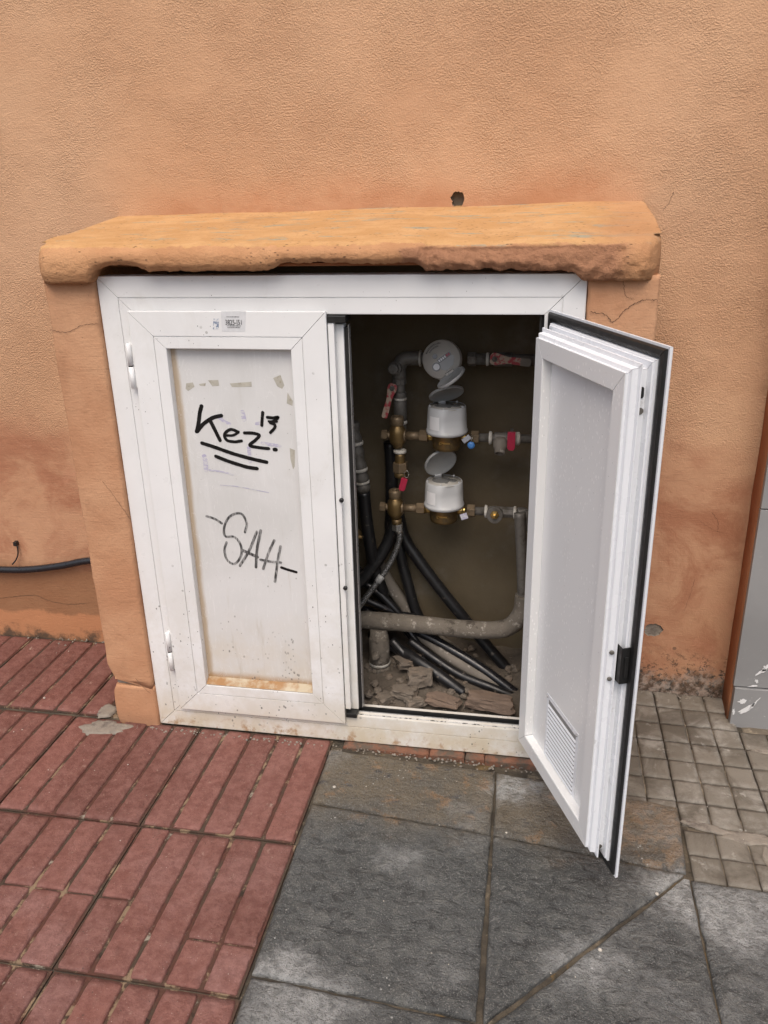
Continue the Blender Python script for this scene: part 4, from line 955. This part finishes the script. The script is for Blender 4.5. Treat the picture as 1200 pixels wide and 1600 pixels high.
# --- brass manifold blocks
def manifold(c, label, nut_below):
    x, y, z = c
    t = thing('brass_manifold', label, 'pipe fitting', (x, y, z-.04), 'brass feeder blocks')
    MB().lathe((x, y, z-.036), (0, 0, 1), [(.0125, 0), (.0150, .008), (.0215, .016), (.0235, .026), (.0235, .046), (.0215, .056), (.0170, .062), (.0160, .066)], 20).build('body', M['brass'], t)
    MB().lathe((x, y, z+.028), (0, 0, 1), [(.0150, 0), (.0180, .004), (.0185, .020), (.0165, .026), (.0110, .027), (.0100, .024), (.0045, .024), (.004, .028), (.001, .0285)], 20).build('top_cap', M['brass_dull'], t)
    b = MB(); b.cyl((x-.02, y, z), (x-.030, y, z), .010, n=12); hexn(b, (x-.029, y, z), (x-.044, y, z), .0145); b.build('side_plug', M['brass_dull'], t)
    b = MB(); b.cyl((x+.018, y, z), (x+.024, y, z), .0175, n=18); b.cyl((x+.024, y, z), (x+.066, y, z), .0115, n=16); b.build('outlet', M['brass_dull'], t)
    b = MB(); hexn(b, (x+.062, y, z), (x+.084, y, z), .0170); b.build('union_nut', M['brass_dull'], t)
    MB().lathe((x+.084, y, z), (1, 0, 0), [(.0105, 0), (.0125, .003), (.0105, .006), (.0125, .009), (.0115, .013), (.0130, .03)], 16).build('tailpiece', M['brass_bright'], t)
    if nut_below:
        MB().lathe((x+.006, y, z-.052), (0, 0, 1), [(.013, 0), (.0185, .003), (.0180, .009), (.013, .012)], 18).build('thread_tape', M['ptfe'], t)
        MB().lathe((x+.006, y, z-.090), (0, 0, 1), [(.0145, 0), (.0150, .005), (.0140, .01), (.0150, .015), (.0140, .02), (.0150, .025), (.0140, .03), (.0150, .04)], 18).build('threaded_sleeve', M['brass'], t)
        b = MB(); hexn(b, (x+.006, y, z-.106), (x+.006, y, z-.078), .0220); b.build('hex_nut', M['brass_dull'], t, bevel=.002)
        MB().lathe((x+.006, y, z-.122), (0, 0, 1), [(.0150, 0), (.0175, .003), (.0175, .012), (.0130, .018)], 18).build('sleeve_end', M['brass'], t)
    else:
        MB().lathe((x+.003, y, z-.050), (0, 0, 1), [(.0150, 0), (.0140, .006), (.0150, .016)], 16).build('lower_neck', M['brass'], t)
        b = MB(); hexn(b, (x+.005, y, z-.070), (x+.005, y, z-.049), .0165); b.build('hose_nut', M['chrome'], t, bevel=.0012)
    return t
my = .285
c2 = V((0.679, 0.285, 0.822)); c3 = V((0.669, 0.285, 0.607))
manifold(tuple(c2), 'upper brass feeder block with white thread tape and hex nut below it', True)
manifold(tuple(c3), 'lower brass feeder block with the braided hose screwed under it', False)
# --- black pipe behind the manifolds
single(MB().tube(spline([(0.646, 0.345, 0.785), (0.650, 0.345, 0.698), (0.647, 0.345, 0.589), (0.642, 0.345, 0.486)], 6), .019, 16), 'supply_pipe', M['hose'], 'thick black upright pipe behind the two brass feeder blocks', 'pipe')
# --- meters
def disc_lid(b, c, nrm, r, ref=None):
    b.lathe(c, nrm, [(0, .0005), (r*.86, .0005), (r*.90, .0025), (r*.97, .0030), (r, .0015), (r, -.0040), (r*.93, -.0060), (0, -.0070)], 32, True)
def upright_meter(x, y, z, label, lid_open, lid_phi, label_u):
    """z is the pipe axis"""
    K = 1.24
    t = thing('water_meter', label, 'water meter', (x, y, z-.035), 'white capped water meters')
    MB().lathe((x, y, z-.034), (0, 0, 1), [(r*K, h) for r, h in ((.010, -.0005), (.028, 0), (.0315, .004), (.0325, .012), (.0325, .030), (.0345, .036), (.0365, .050))], 32).build('brass_body', M['brass'], t)
    MB().lathe((x-.060, y, z), (1, 0, 0), [(.0125, 0), (.0125, .028)], 16).build('port', M['brass_bright'], t)
    MB().lathe((x+.034, y, z), (1, 0, 0), [(.0125, 0), (.0125, .020), (.0105, .022), (.0125, .025), (.0105, .028)], 16).build('port', M['brass_bright'], t)
    # flow arrow cast on the body
    ay = y-.0325*K
    b = MB().box(x-.014, x+.014, ay-.0015, ay+.003, z-.010, z-.0075); b.box(x-.016, x-.010, ay-.0015, ay+.003, z-.0125, z-.005); b.build('cast_arrow', M['brass_bright'], t)
    zt = z+.088
    # register housing with a flattened front
    rings = []; n = 48
    for r, h in ((.0380, .010), (.0445, .012), (.0462, .018), (.0455, .022), (.0440, .024), (.0430, .060), (.0415, .085), (.0395, .088), (.0385, .0875)):
        ring = []
        for k in range(n):
            a = 2*math.pi*k/n; px_, py_ = math.cos(a)*r*K, math.sin(a)*r*K
            if h > .023:
                q = px_*.42+py_*-.907                                # flat facet on the front right
                if q > .0375*K: s_ = .0375*K-q; px_ += .42*s_; py_ += -.907*s_
            ring.append((x+px_, y+py_, z+h))
        rings.append(ring)
    b = MB().loft(rings, True, (True, False))
    b.build('register_housing', M['meter'], t)
    MB().lathe((x, y, zt-.004), (0, 0, 1), [(0, 0), (.0388*K, 0), (.0388*K, .0022), (0, .0024)], 32).build('register_plate', M['meter_face'], t)
    b = MB().lathe((x-.008, y+.006, zt-.0014), (0, 0, 1), [(.0215*K, 0), (.0205*K, .0012), (0, .0014)], 28); b.lathe((x+.025, y+.002, zt-.0015), (0, 0, 1), [(.0105, 0), (.010, .001), (0, .0012)], 20)
    b.build('dial_window', M['glass'], t)
    MB().lathe((x+.008, y-.018, zt-.0016), (0, 0, 1), [(.005, 0), (.0045, .0008), (0, .001)], 14).build('seal_screw', M['glass'], t)
    for a in (200, 265, 340, 60):
        MB().lathe((x+.0375*K*math.cos(rad(a)), y+.0375*K*math.sin(rad(a)), zt-.002), (0, 0, 1), [(.0028, 0), (.0028, .0045), (.001, .005)], 10).build('lug', M['meter'], t)
    b = MB()
    # sticker on the housing, curved with it
    a0, a1 = rad(label_u-18), rad(label_u+18); pts = []
    lo, hi = z+.030, z+.066
    c0 = b.verts([(x+.0442*K*math.cos(a0+(a1-a0)*k/8), y+.0442*K*math.sin(a0+(a1-a0)*k/8), lo) for k in range(9)]); c1 = b.verts([(x+.0434*K*math.cos(a0+(a1-a0)*k/8), y+.0434*K*math.sin(a0+(a1-a0)*k/8), hi) for k in range(9)])
    for k in range(8): b.face((c0[k], c0[k+1], c1[k+1], c1[k]), True)
    b.build('sticker', M['label'], t)
    # lid on its hinge at the back left
    hd = V((math.cos(lid_phi), math.sin(lid_phi), 0)); back = V((-math.sin(lid_phi), math.cos(lid_phi), 0))
    hp = V((x, y, zt))+back*.036*K
    ext = -back*math.cos(lid_open)+V((0, 0, 1))*math.sin(lid_open)
    inn = hd.cross(ext); inn = inn if inn.dot(V((0, -1, -.3))) > 0 else -inn
    b = MB(); disc_lid(b, tuple(hp+ext*.0405*K), tuple(inn), .0385*K); b.build('lid', M['meter_lid'], t)
    b = MB()
    q = [hp+hd*s_+ext*e for s_, e in ((-.010, -.003), (.010, -.003), (.010, .008), (-.010, .008))]
    b.prism([tuple(p+inn*.001) for p in q], tuple(inn*.006)); b.build('lid_hinge', M['meter'], t, bevel=.001)
    return t
m2 = V((0.816, 0.285, 0.821)); m3 = V((0.809, 0.285, 0.607))
upright_meter(m2.x, my, c2.z, 'upright water meter with white cap, middle of the three, blue seal beside it', rad(36), rad(28), 236)
upright_meter(m3.x, my, c3.z, 'lowest upright water meter with white cap and lid standing open', rad(64), rad(32), 232)
# top meter turned towards the street
def face_meter():
    cpos = V((0.802, 0.262, 1.039)); nrm = V((-.10, -.955, .26)).normalized()
    t = thing('water_meter', 'round water meter turned face outwards at the top, number window showing', 'water meter', tuple(cpos+V((0, .05, 0))))
    u = V((1, 0, 0)); u = (u-nrm*u.dot(nrm)).normalized(); v = nrm.cross(u)
    if v.z < 0: v = -v
    A = rad(36); e1 = u*math.cos(A)+v*math.sin(A); e2 = -u*math.sin(A)+v*math.cos(A)       # the plate is turned in its own plane
    MB().lathe(tuple(cpos-nrm*.06), tuple(nrm), [(.030, 0), (.036, .003), (.038, .03), (.047, .034), (.050, .040)], 32).build('brass_body', M['brass_dull'], t)
    MB().lathe(tuple(cpos-nrm*.026), tuple(nrm), [(.0500, 0), (.0525, .004), (.0525, .010), (.0515, .012), (.0510, .022), (.0495, .026), (0, .0265)], 40).build('register_housing', M['meter_face'], t)
    def flat(pts, h, th, nm, mt):
        MB().prism([tuple(cpos+e1*a+e2*c+nrm*h) for a, c in pts], tuple(nrm*th)).build(nm, M[mt], t)
    circ = lambda cx, cy, r, n=20: [(cx+r*math.cos(2*math.pi*k/n), cy+r*math.sin(2*math.pi*k/n)) for k in range(n)]
    flat([(-.012, -.006), (.027, -.006), (.034, -.014), (.020, -.031), (-.004, -.034), (-.014, -.024)], .0008, .0008, 'dial_window', 'meter_lid')
    flat([(-.010, .004), (.030, .004), (.030, -.007), (-.010, -.007)], .0018, .0010, 'number_window', 'glass')
    for k in range(6): flat([(-.0075+k*.0060, .0015), (-.0035+k*.0060, .0015), (-.0035+k*.0060, -.0045), (-.0075+k*.0060, -.0045)], .0030, .0003, 'digit_wheel', 'label' if k < 4 else 'red')
    flat(circ(-.021, -.010, .0115), .0010, .0010, 'star_window', 'glass'); flat(circ(-.021, -.010, .0085), .0022, .0004, 'star_wheel', 'label')
    flat(circ(-.009, .015, .0065), .0010, .0020, 'seal_screw', 'glass')
    rim = [tuple(cpos+e1*.039*math.cos(a)+e2*.039*math.sin(a)+nrm*.0006) for a in [rad(30+k*8) for k in range(16)]]
    for k in range(13):
        a = rad(48+k*7.0); r0, r1 = .033, .0375+.001*(k % 3)
        q = [cpos+e1*r*math.cos(b_)+e2*r*math.sin(b_)+nrm*.0007 for r, b_ in ((r0, a-.035), (r1, a-.035), (r1, a+.02), (r0, a+.03))]
    b = MB()
    for row, rr0 in ((0, .037), (1, .030)):
        for k in range(15-4*row):
            a = rad(60+28*row*0+k*4.6+row*10); q = [cpos+e1*r*math.cos(b_)+e2*r*math.sin(b_)+nrm*.0009 for r, b_ in ((rr0+.003, a-.025), (rr0+.0072, a-.025), (rr0+.0072, a+(.012 if k % 3 else .0)), (rr0+.003, a+.012))]
            b.prism([tuple(p) for p in q], tuple(nrm*.0002))
    b.build('rim_print', M['print'], t)
    # lid hanging from the lower right edge
    hp = cpos-e2*.044+nrm*.001; op = rad(66); ext = (-e2*math.cos(op)+nrm*math.sin(op)); inn = (e2*math.sin(op)+nrm*math.cos(op))
    b = MB(); disc_lid(b, tuple(hp+ext*.0425), tuple(inn), .0420); b.build('lid', M['meter_lid'], t)
    q = [hp+e1*s_+ext*e for s_, e in ((-.012, -.004), (.012, -.004), (.012, .008), (-.012, .008))]
    MB().prism([tuple(p) for p in q], tuple(inn*.006)).build('lid_hinge', M['meter_face'], t, bevel=.001)
    MB().lathe(tuple(cpos-e2*.040-e1*.030-nrm*.02), tuple(nrm), [(.006, 0), (.006, .008), (.002, .009)], 12).build('seal_lug', M['meter_face'], t)
face_meter()
# --- outlets to the right of each meter
def outlet(x0, z, y, x1, label, kind):
    t = thing('outlet_pipe', label, 'pipe', (x0, y, z))
    b = MB(); hexn(b, (x0, y, z), (x0+.022, y, z), .0190); b.build('union_nut', M['brass_dull'] if kind else M['iron'], t, bevel=.0015)
    MB().cyl((x0+.02, y, z), (x1, y, z), .0115 if kind else .0150, n=16).build('pipe', M['iron'], t)
    MB().lathe((x0+.048, y, z), (1, 0, 0), [(.012, 0), (.0185, .002), (.0175, .008), (.012, .010)], 16).build('thread_tape', M['ptfe'], t)
    return t
xo = m2.x+.066
t = outlet(xo, c2.z, my, 1.08, 'pipe to the right of the middle meter with a grey bib tap in it', 1)
MB().lathe((xo+.062, my, c2.z), (1, 0, 0), [(.0135, 0), (.0165, .006), (.0150, .02), (.0180, .034), (.0150, .05), (.0165, .066), (.0125, .07)], 16).build('tap_body', M['iron'], t)
MB().lathe((xo+.082, my-.004, c2.z-.002), (-.05, -.62, -.78), [(.0195, 0), (.0205, .012), (.0195, .024), (.0150, .030), (.0140, .042), (.0100, .042), (.0095, .034)], 20).build('tap_outlet', M['drain'], t)
MB().lathe((xo+.118, my, c2.z), (1, 0, 0), [(.012, 0), (.0175, .002), (.0185, .012), (.012, .016)], 16).build('thread_tape', M['ptfe'], t)
xo3 = m3.x+.066
t = outlet(xo3, c3.z, my, 1.040, 'pipe to the right of the lowest meter with a brass centred stop valve', 1)
MB().lathe((xo3+.056, my, c3.z), (1, 0, 0), [(.0130, 0), (.0165, .004), (.0165, .072), (.0130, .076)], 8, False).build('valve_body', M['iron'], t)
b = MB(); pts = []
for k in range(24):
    a = 2*math.pi*k/24; r = .0230*(1+.18*max(0, -math.sin(a))**6); pts.append((xo3+.078+r*math.cos(a), my-.012, c3.z+r*math.sin(a)))
b.prism(pts, (0, -.014, 0)); b.build('valve_bonnet', M['iron'], t, bevel=.002)
MB().lathe((xo3+.078, my-.026, c3.z), (0, -1, 0), [(.0130, 0), (.0110, .004), (.0060, .005), (.0055, .012), (.003, .013)], 6, False).build('valve_spindle', M['brass_bright'], t)
MB().lathe((xo3+.128, my, c3.z), (1, 0, 0), [(.012, 0), (.0185, .002), (.0180, .008), (.012, .010)], 16).build('thread_tape', M['ptfe'], t)
MB().tube(spline([(1.015, my, c3.z), (1.034, my+.002, c3.z-.002), (1.046, my+.004, c3.z-.016), (1.047, my+.005, c3.z-.05)], 6), .0155, 14).build('elbow', M['iron'], t)
t = outlet(.868, 1.030, py, 1.10, 'dark pipe to the right of the top meter under a red lever', 0)
MB().lathe((.935, py, 1.030), (1, 0, 0), [(.015, 0), (.0190, .004), (.0190, .05), (.015, .054)], 8, False).build('valve_body', M['iron'], t)
lever((0.941, 0.280, 1.038), (1.034, 0.280, 1.029), 'red lever lying level at the top right, its end dusty grey', 'red_worn', 'drain', .0165, .0100)
# seals and tags
def tagplate(c, w_, h, rot, label, mt, name='seal_tag', dy=.003, cut=True):
    t = thing(name, label, 'tag', c)
    R_ = Matrix.Rotation(rot, 3, 'Y'); hw, hh = w_/2, h/2
    pts = [(-hw, hh), (-hw, -hh*.72), (-hw*.55, -hh), (hw*.55, -hh), (hw, -hh*.72), (hw, hh)] if cut else [(-hw, hh), (-hw, -hh), (hw, -hh), (hw, hh)]
    MB().prism([tuple(V(c)+R_ @ V((a, -dy, d))) for a, d in pts], (0, 2*dy, 0)).build('plate', M[mt], t, bevel=.0008)
    return t
t = tagplate((0.992, 0.256, 0.823), .021, .050, 0, 'red plastic handle hanging at the right of the middle meter pipe', 'red', 'red_tag', .005)
b = MB().box(t.location.x-.004, t.location.x+.004, .262, .290, t.location.z+.010, t.location.z+.026); b.build('neck', M['iron'], t)
t = tagplate((0.699, 0.245, 0.692), .018, .037, rad(15), 'red plastic tag hanging on a wire ring above the lower brass block', 'red', 'red_tag', .004)
rp = V((0.708, 0.250, 0.721)); MB().tube([(rp.x+.0065*math.cos(a), rp.y, rp.z+.010*math.sin(a)) for a in [2*math.pi*k/16 for k in range(17)]], .0009, 6).build('wire_ring', M['chrome'], t)
tagplate((0.873, 0.248, 0.828), .024, .013, rad(-38), 'pale grey seal tag beside the middle meter union', 'tag', dy=.003, cut=False)
t = thing('blue_seal', 'small round blue seal hanging under the middle meter union', 'tag', (0.886, 0.246, 0.812))
MB().lathe((0.886, 0.246, 0.812), (0, -1, 0), [(.0095, 0), (.0100, .002), (.0095, .006), (.004, .007)], 18).build('disc', M['blue'], t)
MB().tube([(0.885, 0.249, 0.817), (0.888, 0.255, 0.830), (0.883, 0.268, 0.838)], .0009, 6).build('wire', M['chrome'], t)
tagplate((0.869, 0.252, 0.602), .020, .016, rad(-20), 'dusty violet seal tag hanging under the lowest meter union', 'purple', dy=.003, cut=False)
# --- braided hose
pts = spline([(c3.x+.005, my, c3.z-.066), (0.682, 0.280, 0.524), (0.670, 0.270, 0.475), (0.643, 0.255, 0.422), (0.609, 0.235, 0.374), (0.558, 0.210, 0.303), (0.517, 0.200, 0.241)], 8)
t = thing('braided_hose', 'shiny braided steel hose curving down left from the lower brass block', 'hose', tuple(pts[-1]))
MB().tube(pts, .0088, 12).build('hose', M['braid'], t)
MB().tube([pts[1], pts[4], pts[7]], [.0105, .0110, .0100], 14).build('ferrule', M['chrome'], t)
k = 27; MB().tube([pts[k], pts[k+1], pts[k+3]], .0105, 14).build('band', M['meter_lid'], t)
# --- hoses
def hose(pts, r, label, mt='hose', name='black_hose', n=9, grp='black hoses on the cupboard floor'):
    return single(MB().tube(spline(pts, n), r, 14), name, M[mt], label, 'hose', grp)
hose([(0.656, 0.340, 0.571), (0.641, 0.335, 0.490), (0.610, 0.320, 0.428), (0.561, 0.300, 0.364), (0.502, 0.280, 0.316), (0.432, 0.270, 0.273)], .0185, 'thick black hose bending left, just behind the braided hose')
hose([(0.662, 0.370, 0.559), (0.681, 0.365, 0.479), (0.727, 0.355, 0.410), (0.792, 0.345, 0.325), (0.866, 0.335, 0.235), (0.940, 0.325, 0.148), (1.042, 0.300, 0.041), (1.099, 0.290, -0.020)], .0175, 'black hose crossing from the lower brass block to the lower right corner')
hose([(0.660, 0.375, 0.516), (0.669, 0.370, 0.413), (0.692, 0.360, 0.322), (0.716, 0.350, 0.240), (0.753, 0.340, 0.181), (0.798, 0.330, 0.134)], .0165, 'short black hose dropping nearly straight below the lower block')
hose([(0.513, 0.360, 0.387), (0.555, 0.360, 0.335), (0.615, 0.355, 0.275), (0.660, 0.345, 0.216), (0.718, 0.330, 0.150)], .0165, 'dull black hose running behind the braided hose at the left')
hose([(0.534, 0.350, 0.238), (0.639, 0.330, 0.211), (0.727, 0.300, 0.199), (0.824, 0.270, 0.167), (0.928, 0.235, 0.126), (1.032, 0.200, 0.072), (1.115, 0.180, 0.030)], .0150, 'shiny black hose passing under the drain pipe to the right corner', 'hose_clean')
hose([(0.581, 0.310, 0.173), (0.660, 0.260, 0.163), (0.739, 0.210, 0.151), (0.816, 0.175, 0.123), (0.886, 0.155, 0.085)], .0170, 'cut black hose whose open end lies on the rubble')
hose([(0.647, 0.340, 0.218), (0.743, 0.300, 0.180), (0.826, 0.260, 0.144), (0.915, 0.230, 0.110), (1.021, 0.210, 0.071)], .0175, 'dusty grey hose lying between the two black ones', 'drain', 'grey_hose')
hose([(0.592, 0.385, 0.380), (0.636, 0.380, 0.301), (0.693, 0.370, 0.228), (0.759, 0.360, 0.159), (0.857, 0.340, 0.098)], .0200, 'pale dusty conduit sloping behind the hoses', 'drain', 'dusty_conduit', grp=None)
hose([(0.542, 0.330, 0.348), (0.603, 0.320, 0.314), (0.663, 0.310, 0.257), (0.703, 0.300, 0.199), (0.735, 0.280, 0.158), (0.765, 0.250, 0.111)], .0120, 'thin black hose slipping under the thick pipe near its tee')
hose([(0.559, 0.300, 0.299), (0.606, 0.300, 0.280), (0.663, 0.310, 0.251), (0.719, 0.330, 0.229), (0.795, 0.360, 0.173)], .0095, 'thin black hose lying along the top of the thick pipe at the left')
hose([(0.709, 0.260, 0.189), (0.790, 0.235, 0.145), (0.869, 0.210, 0.112), (0.965, 0.190, 0.090), (1.044, 0.180, 0.067)], .0125, 'dull black hose just in front of the shiny one')
hose([(0.656, 0.250, 0.191), (0.715, 0.220, 0.147), (0.760, 0.200, 0.128), (0.814, 0.190, 0.126)], .0125, 'short black hose stub behind the chunky mortar lump')
# --- left edge : ribbed pipe and brass cap
lp = [(0.549, 0.300, 0.851), (0.558, 0.300, 0.777), (0.568, 0.300, 0.700), (0.574, 0.300, 0.646)]
t = thing('taped_pipe', 'dark pipe wrapped in grey tape rings at the left edge of the opening', 'pipe', lp[-1])
P_ = spline(lp, 8); MB().tube(P_, [.0175+.0022*math.sin(i*1.5)+.0022*(i/len(P_)) for i in range(len(P_))], 16).build('taped_length', M['iron'], t)
for i in (6, 14, 19): MB().tube(P_[i:i+2], .0215, 16).build('tape_ring', M['ptfe'], t)
MB().tube(spline([lp[-1]]+[(0.578, 0.305, 0.561), (0.586, 0.310, 0.477), (0.597, 0.320, 0.389), (0.620, 0.330, 0.299)], 8), .0185, 16).build('black_length', M['hose'], t)
cp = V((0.554, 0.265, 0.519))
single(MB().lathe(tuple(cp), (1, -.25, 0), [(.020, -.02), (.0225, -.004), (.0225, .004), (.0195, .010), (.010, .012), (.0055, .014), (.0055, .020), (.002, .021)], 20), 'brass_fitting', M['brass'], 'round brass cap showing past the left post of the opening', 'pipe fitting')
# --- drain pipe with its tee and upright stub
dp = spline([(0.497, 0.245, 0.256), (0.567, 0.245, 0.257), (0.712, 0.245, 0.255), (0.864, 0.245, 0.249), (0.967, 0.245, 0.253), (1.013, 0.246, 0.273), (1.039, 0.249, 0.315), (1.044, 0.252, 0.368)], 8)
t = thing('drain_pipe', 'thick dusty grey pipe lying across the cupboard, bending up at the right', 'pipe', tuple(dp[8]))
MB().tube(dp, [.0262+.0012*nz(i*.5, 2, 2)+.0008*nz(i*1.7, 5, 2) for i in range(len(dp))], 20).build('pipe', M['crust'], t)
MB().tube(spline([(1.041, 0.252, 0.337), (1.036, 0.256, 0.426), (1.029, 0.262, 0.522), (1.021, 0.270, 0.615)], 6), .0155, 14).build('upright_pipe', M['iron'], t)
s0 = V((0.619, 0.245, 0.235)); s1 = V((0.616, 0.215, 0.061)); sx, sy = s0.x, .240
t = thing('pipe_stub', 'stubby upright dusty valve standing in the rubble under the thick pipe', 'pipe fitting', (sx, sy, .09))
zt_ = s0.z
MB().lathe((sx, sy, .085), (0, 0, 1), [(.033, 0), (.034, .010), (.029, .014), (.028, .024), (.031, .028), (.032, .050), (.030, .058), (.031, .064), (.031, zt_-.125), (.027, zt_-.115), (.0262, zt_-.085)], 22).build('valve_body', M['crust'], t)
b = MB(); hexn(b, (sx, sy, .088), (sx, sy, .108), .037); b.build('hex_nut', M['crust'], t, bevel=.003)
MB().lathe((sx, sy, .111), (0, 0, 1), [(.028, 0), (.0325, .003), (.033, .010), (.029, .013)], 20).build('thread_tape', M['ptfe'], t)
b = MB(); hexn(b, (sx, sy, zt_-.062), (sx, sy, zt_-.028), .0315); b.build('hex_nut', M['crust'], t, bevel=.003)
MB().lathe((sx-.004, sy-.028, .155), (-.1, -1, .15), [(.013, 0), (.012, .008), (.009, .010), (.008, .020), (.003, .021)], 10).build('drain_screw', M['crust'], t)

# ------------------------------------------------------------------ cable on the wall at the left
cpts = [(-2.6, .408, .30), (-1.6, .405, .27)] + [(-0.894, 0.408, 0.260), (-0.745, 0.408, 0.264), (-0.634, 0.408, 0.271), (-0.511, 0.410, 0.292), (-0.400, 0.410, 0.318)] + [(-.25, .412, .33)]
single(MB().tube(spline(cpts, 8), .0118, 16), 'black_cable', M['cable'], 'thick black cable running along the foot of the left wall', 'cable')
tie = thing('cable_tie', 'small black cable tie fixed to the wall above the cable', 'cable tie', (-0.673, 0.425, 0.357))
h0 = V((-0.673, 0.425, 0.360))
MB().box(h0.x-.006, h0.x+.006, .414, .4305, h0.z-.007, h0.z+.008).build('head', M['rubber'], tie, bevel=.0015)
MB().tube(spline([(-0.668, 0.420, 0.352), (-0.670, 0.418, 0.324), (-0.680, 0.414, 0.302), (-0.693, 0.408, 0.287)], 6), .0024, 8).build('strap', M['rubber'], tie)
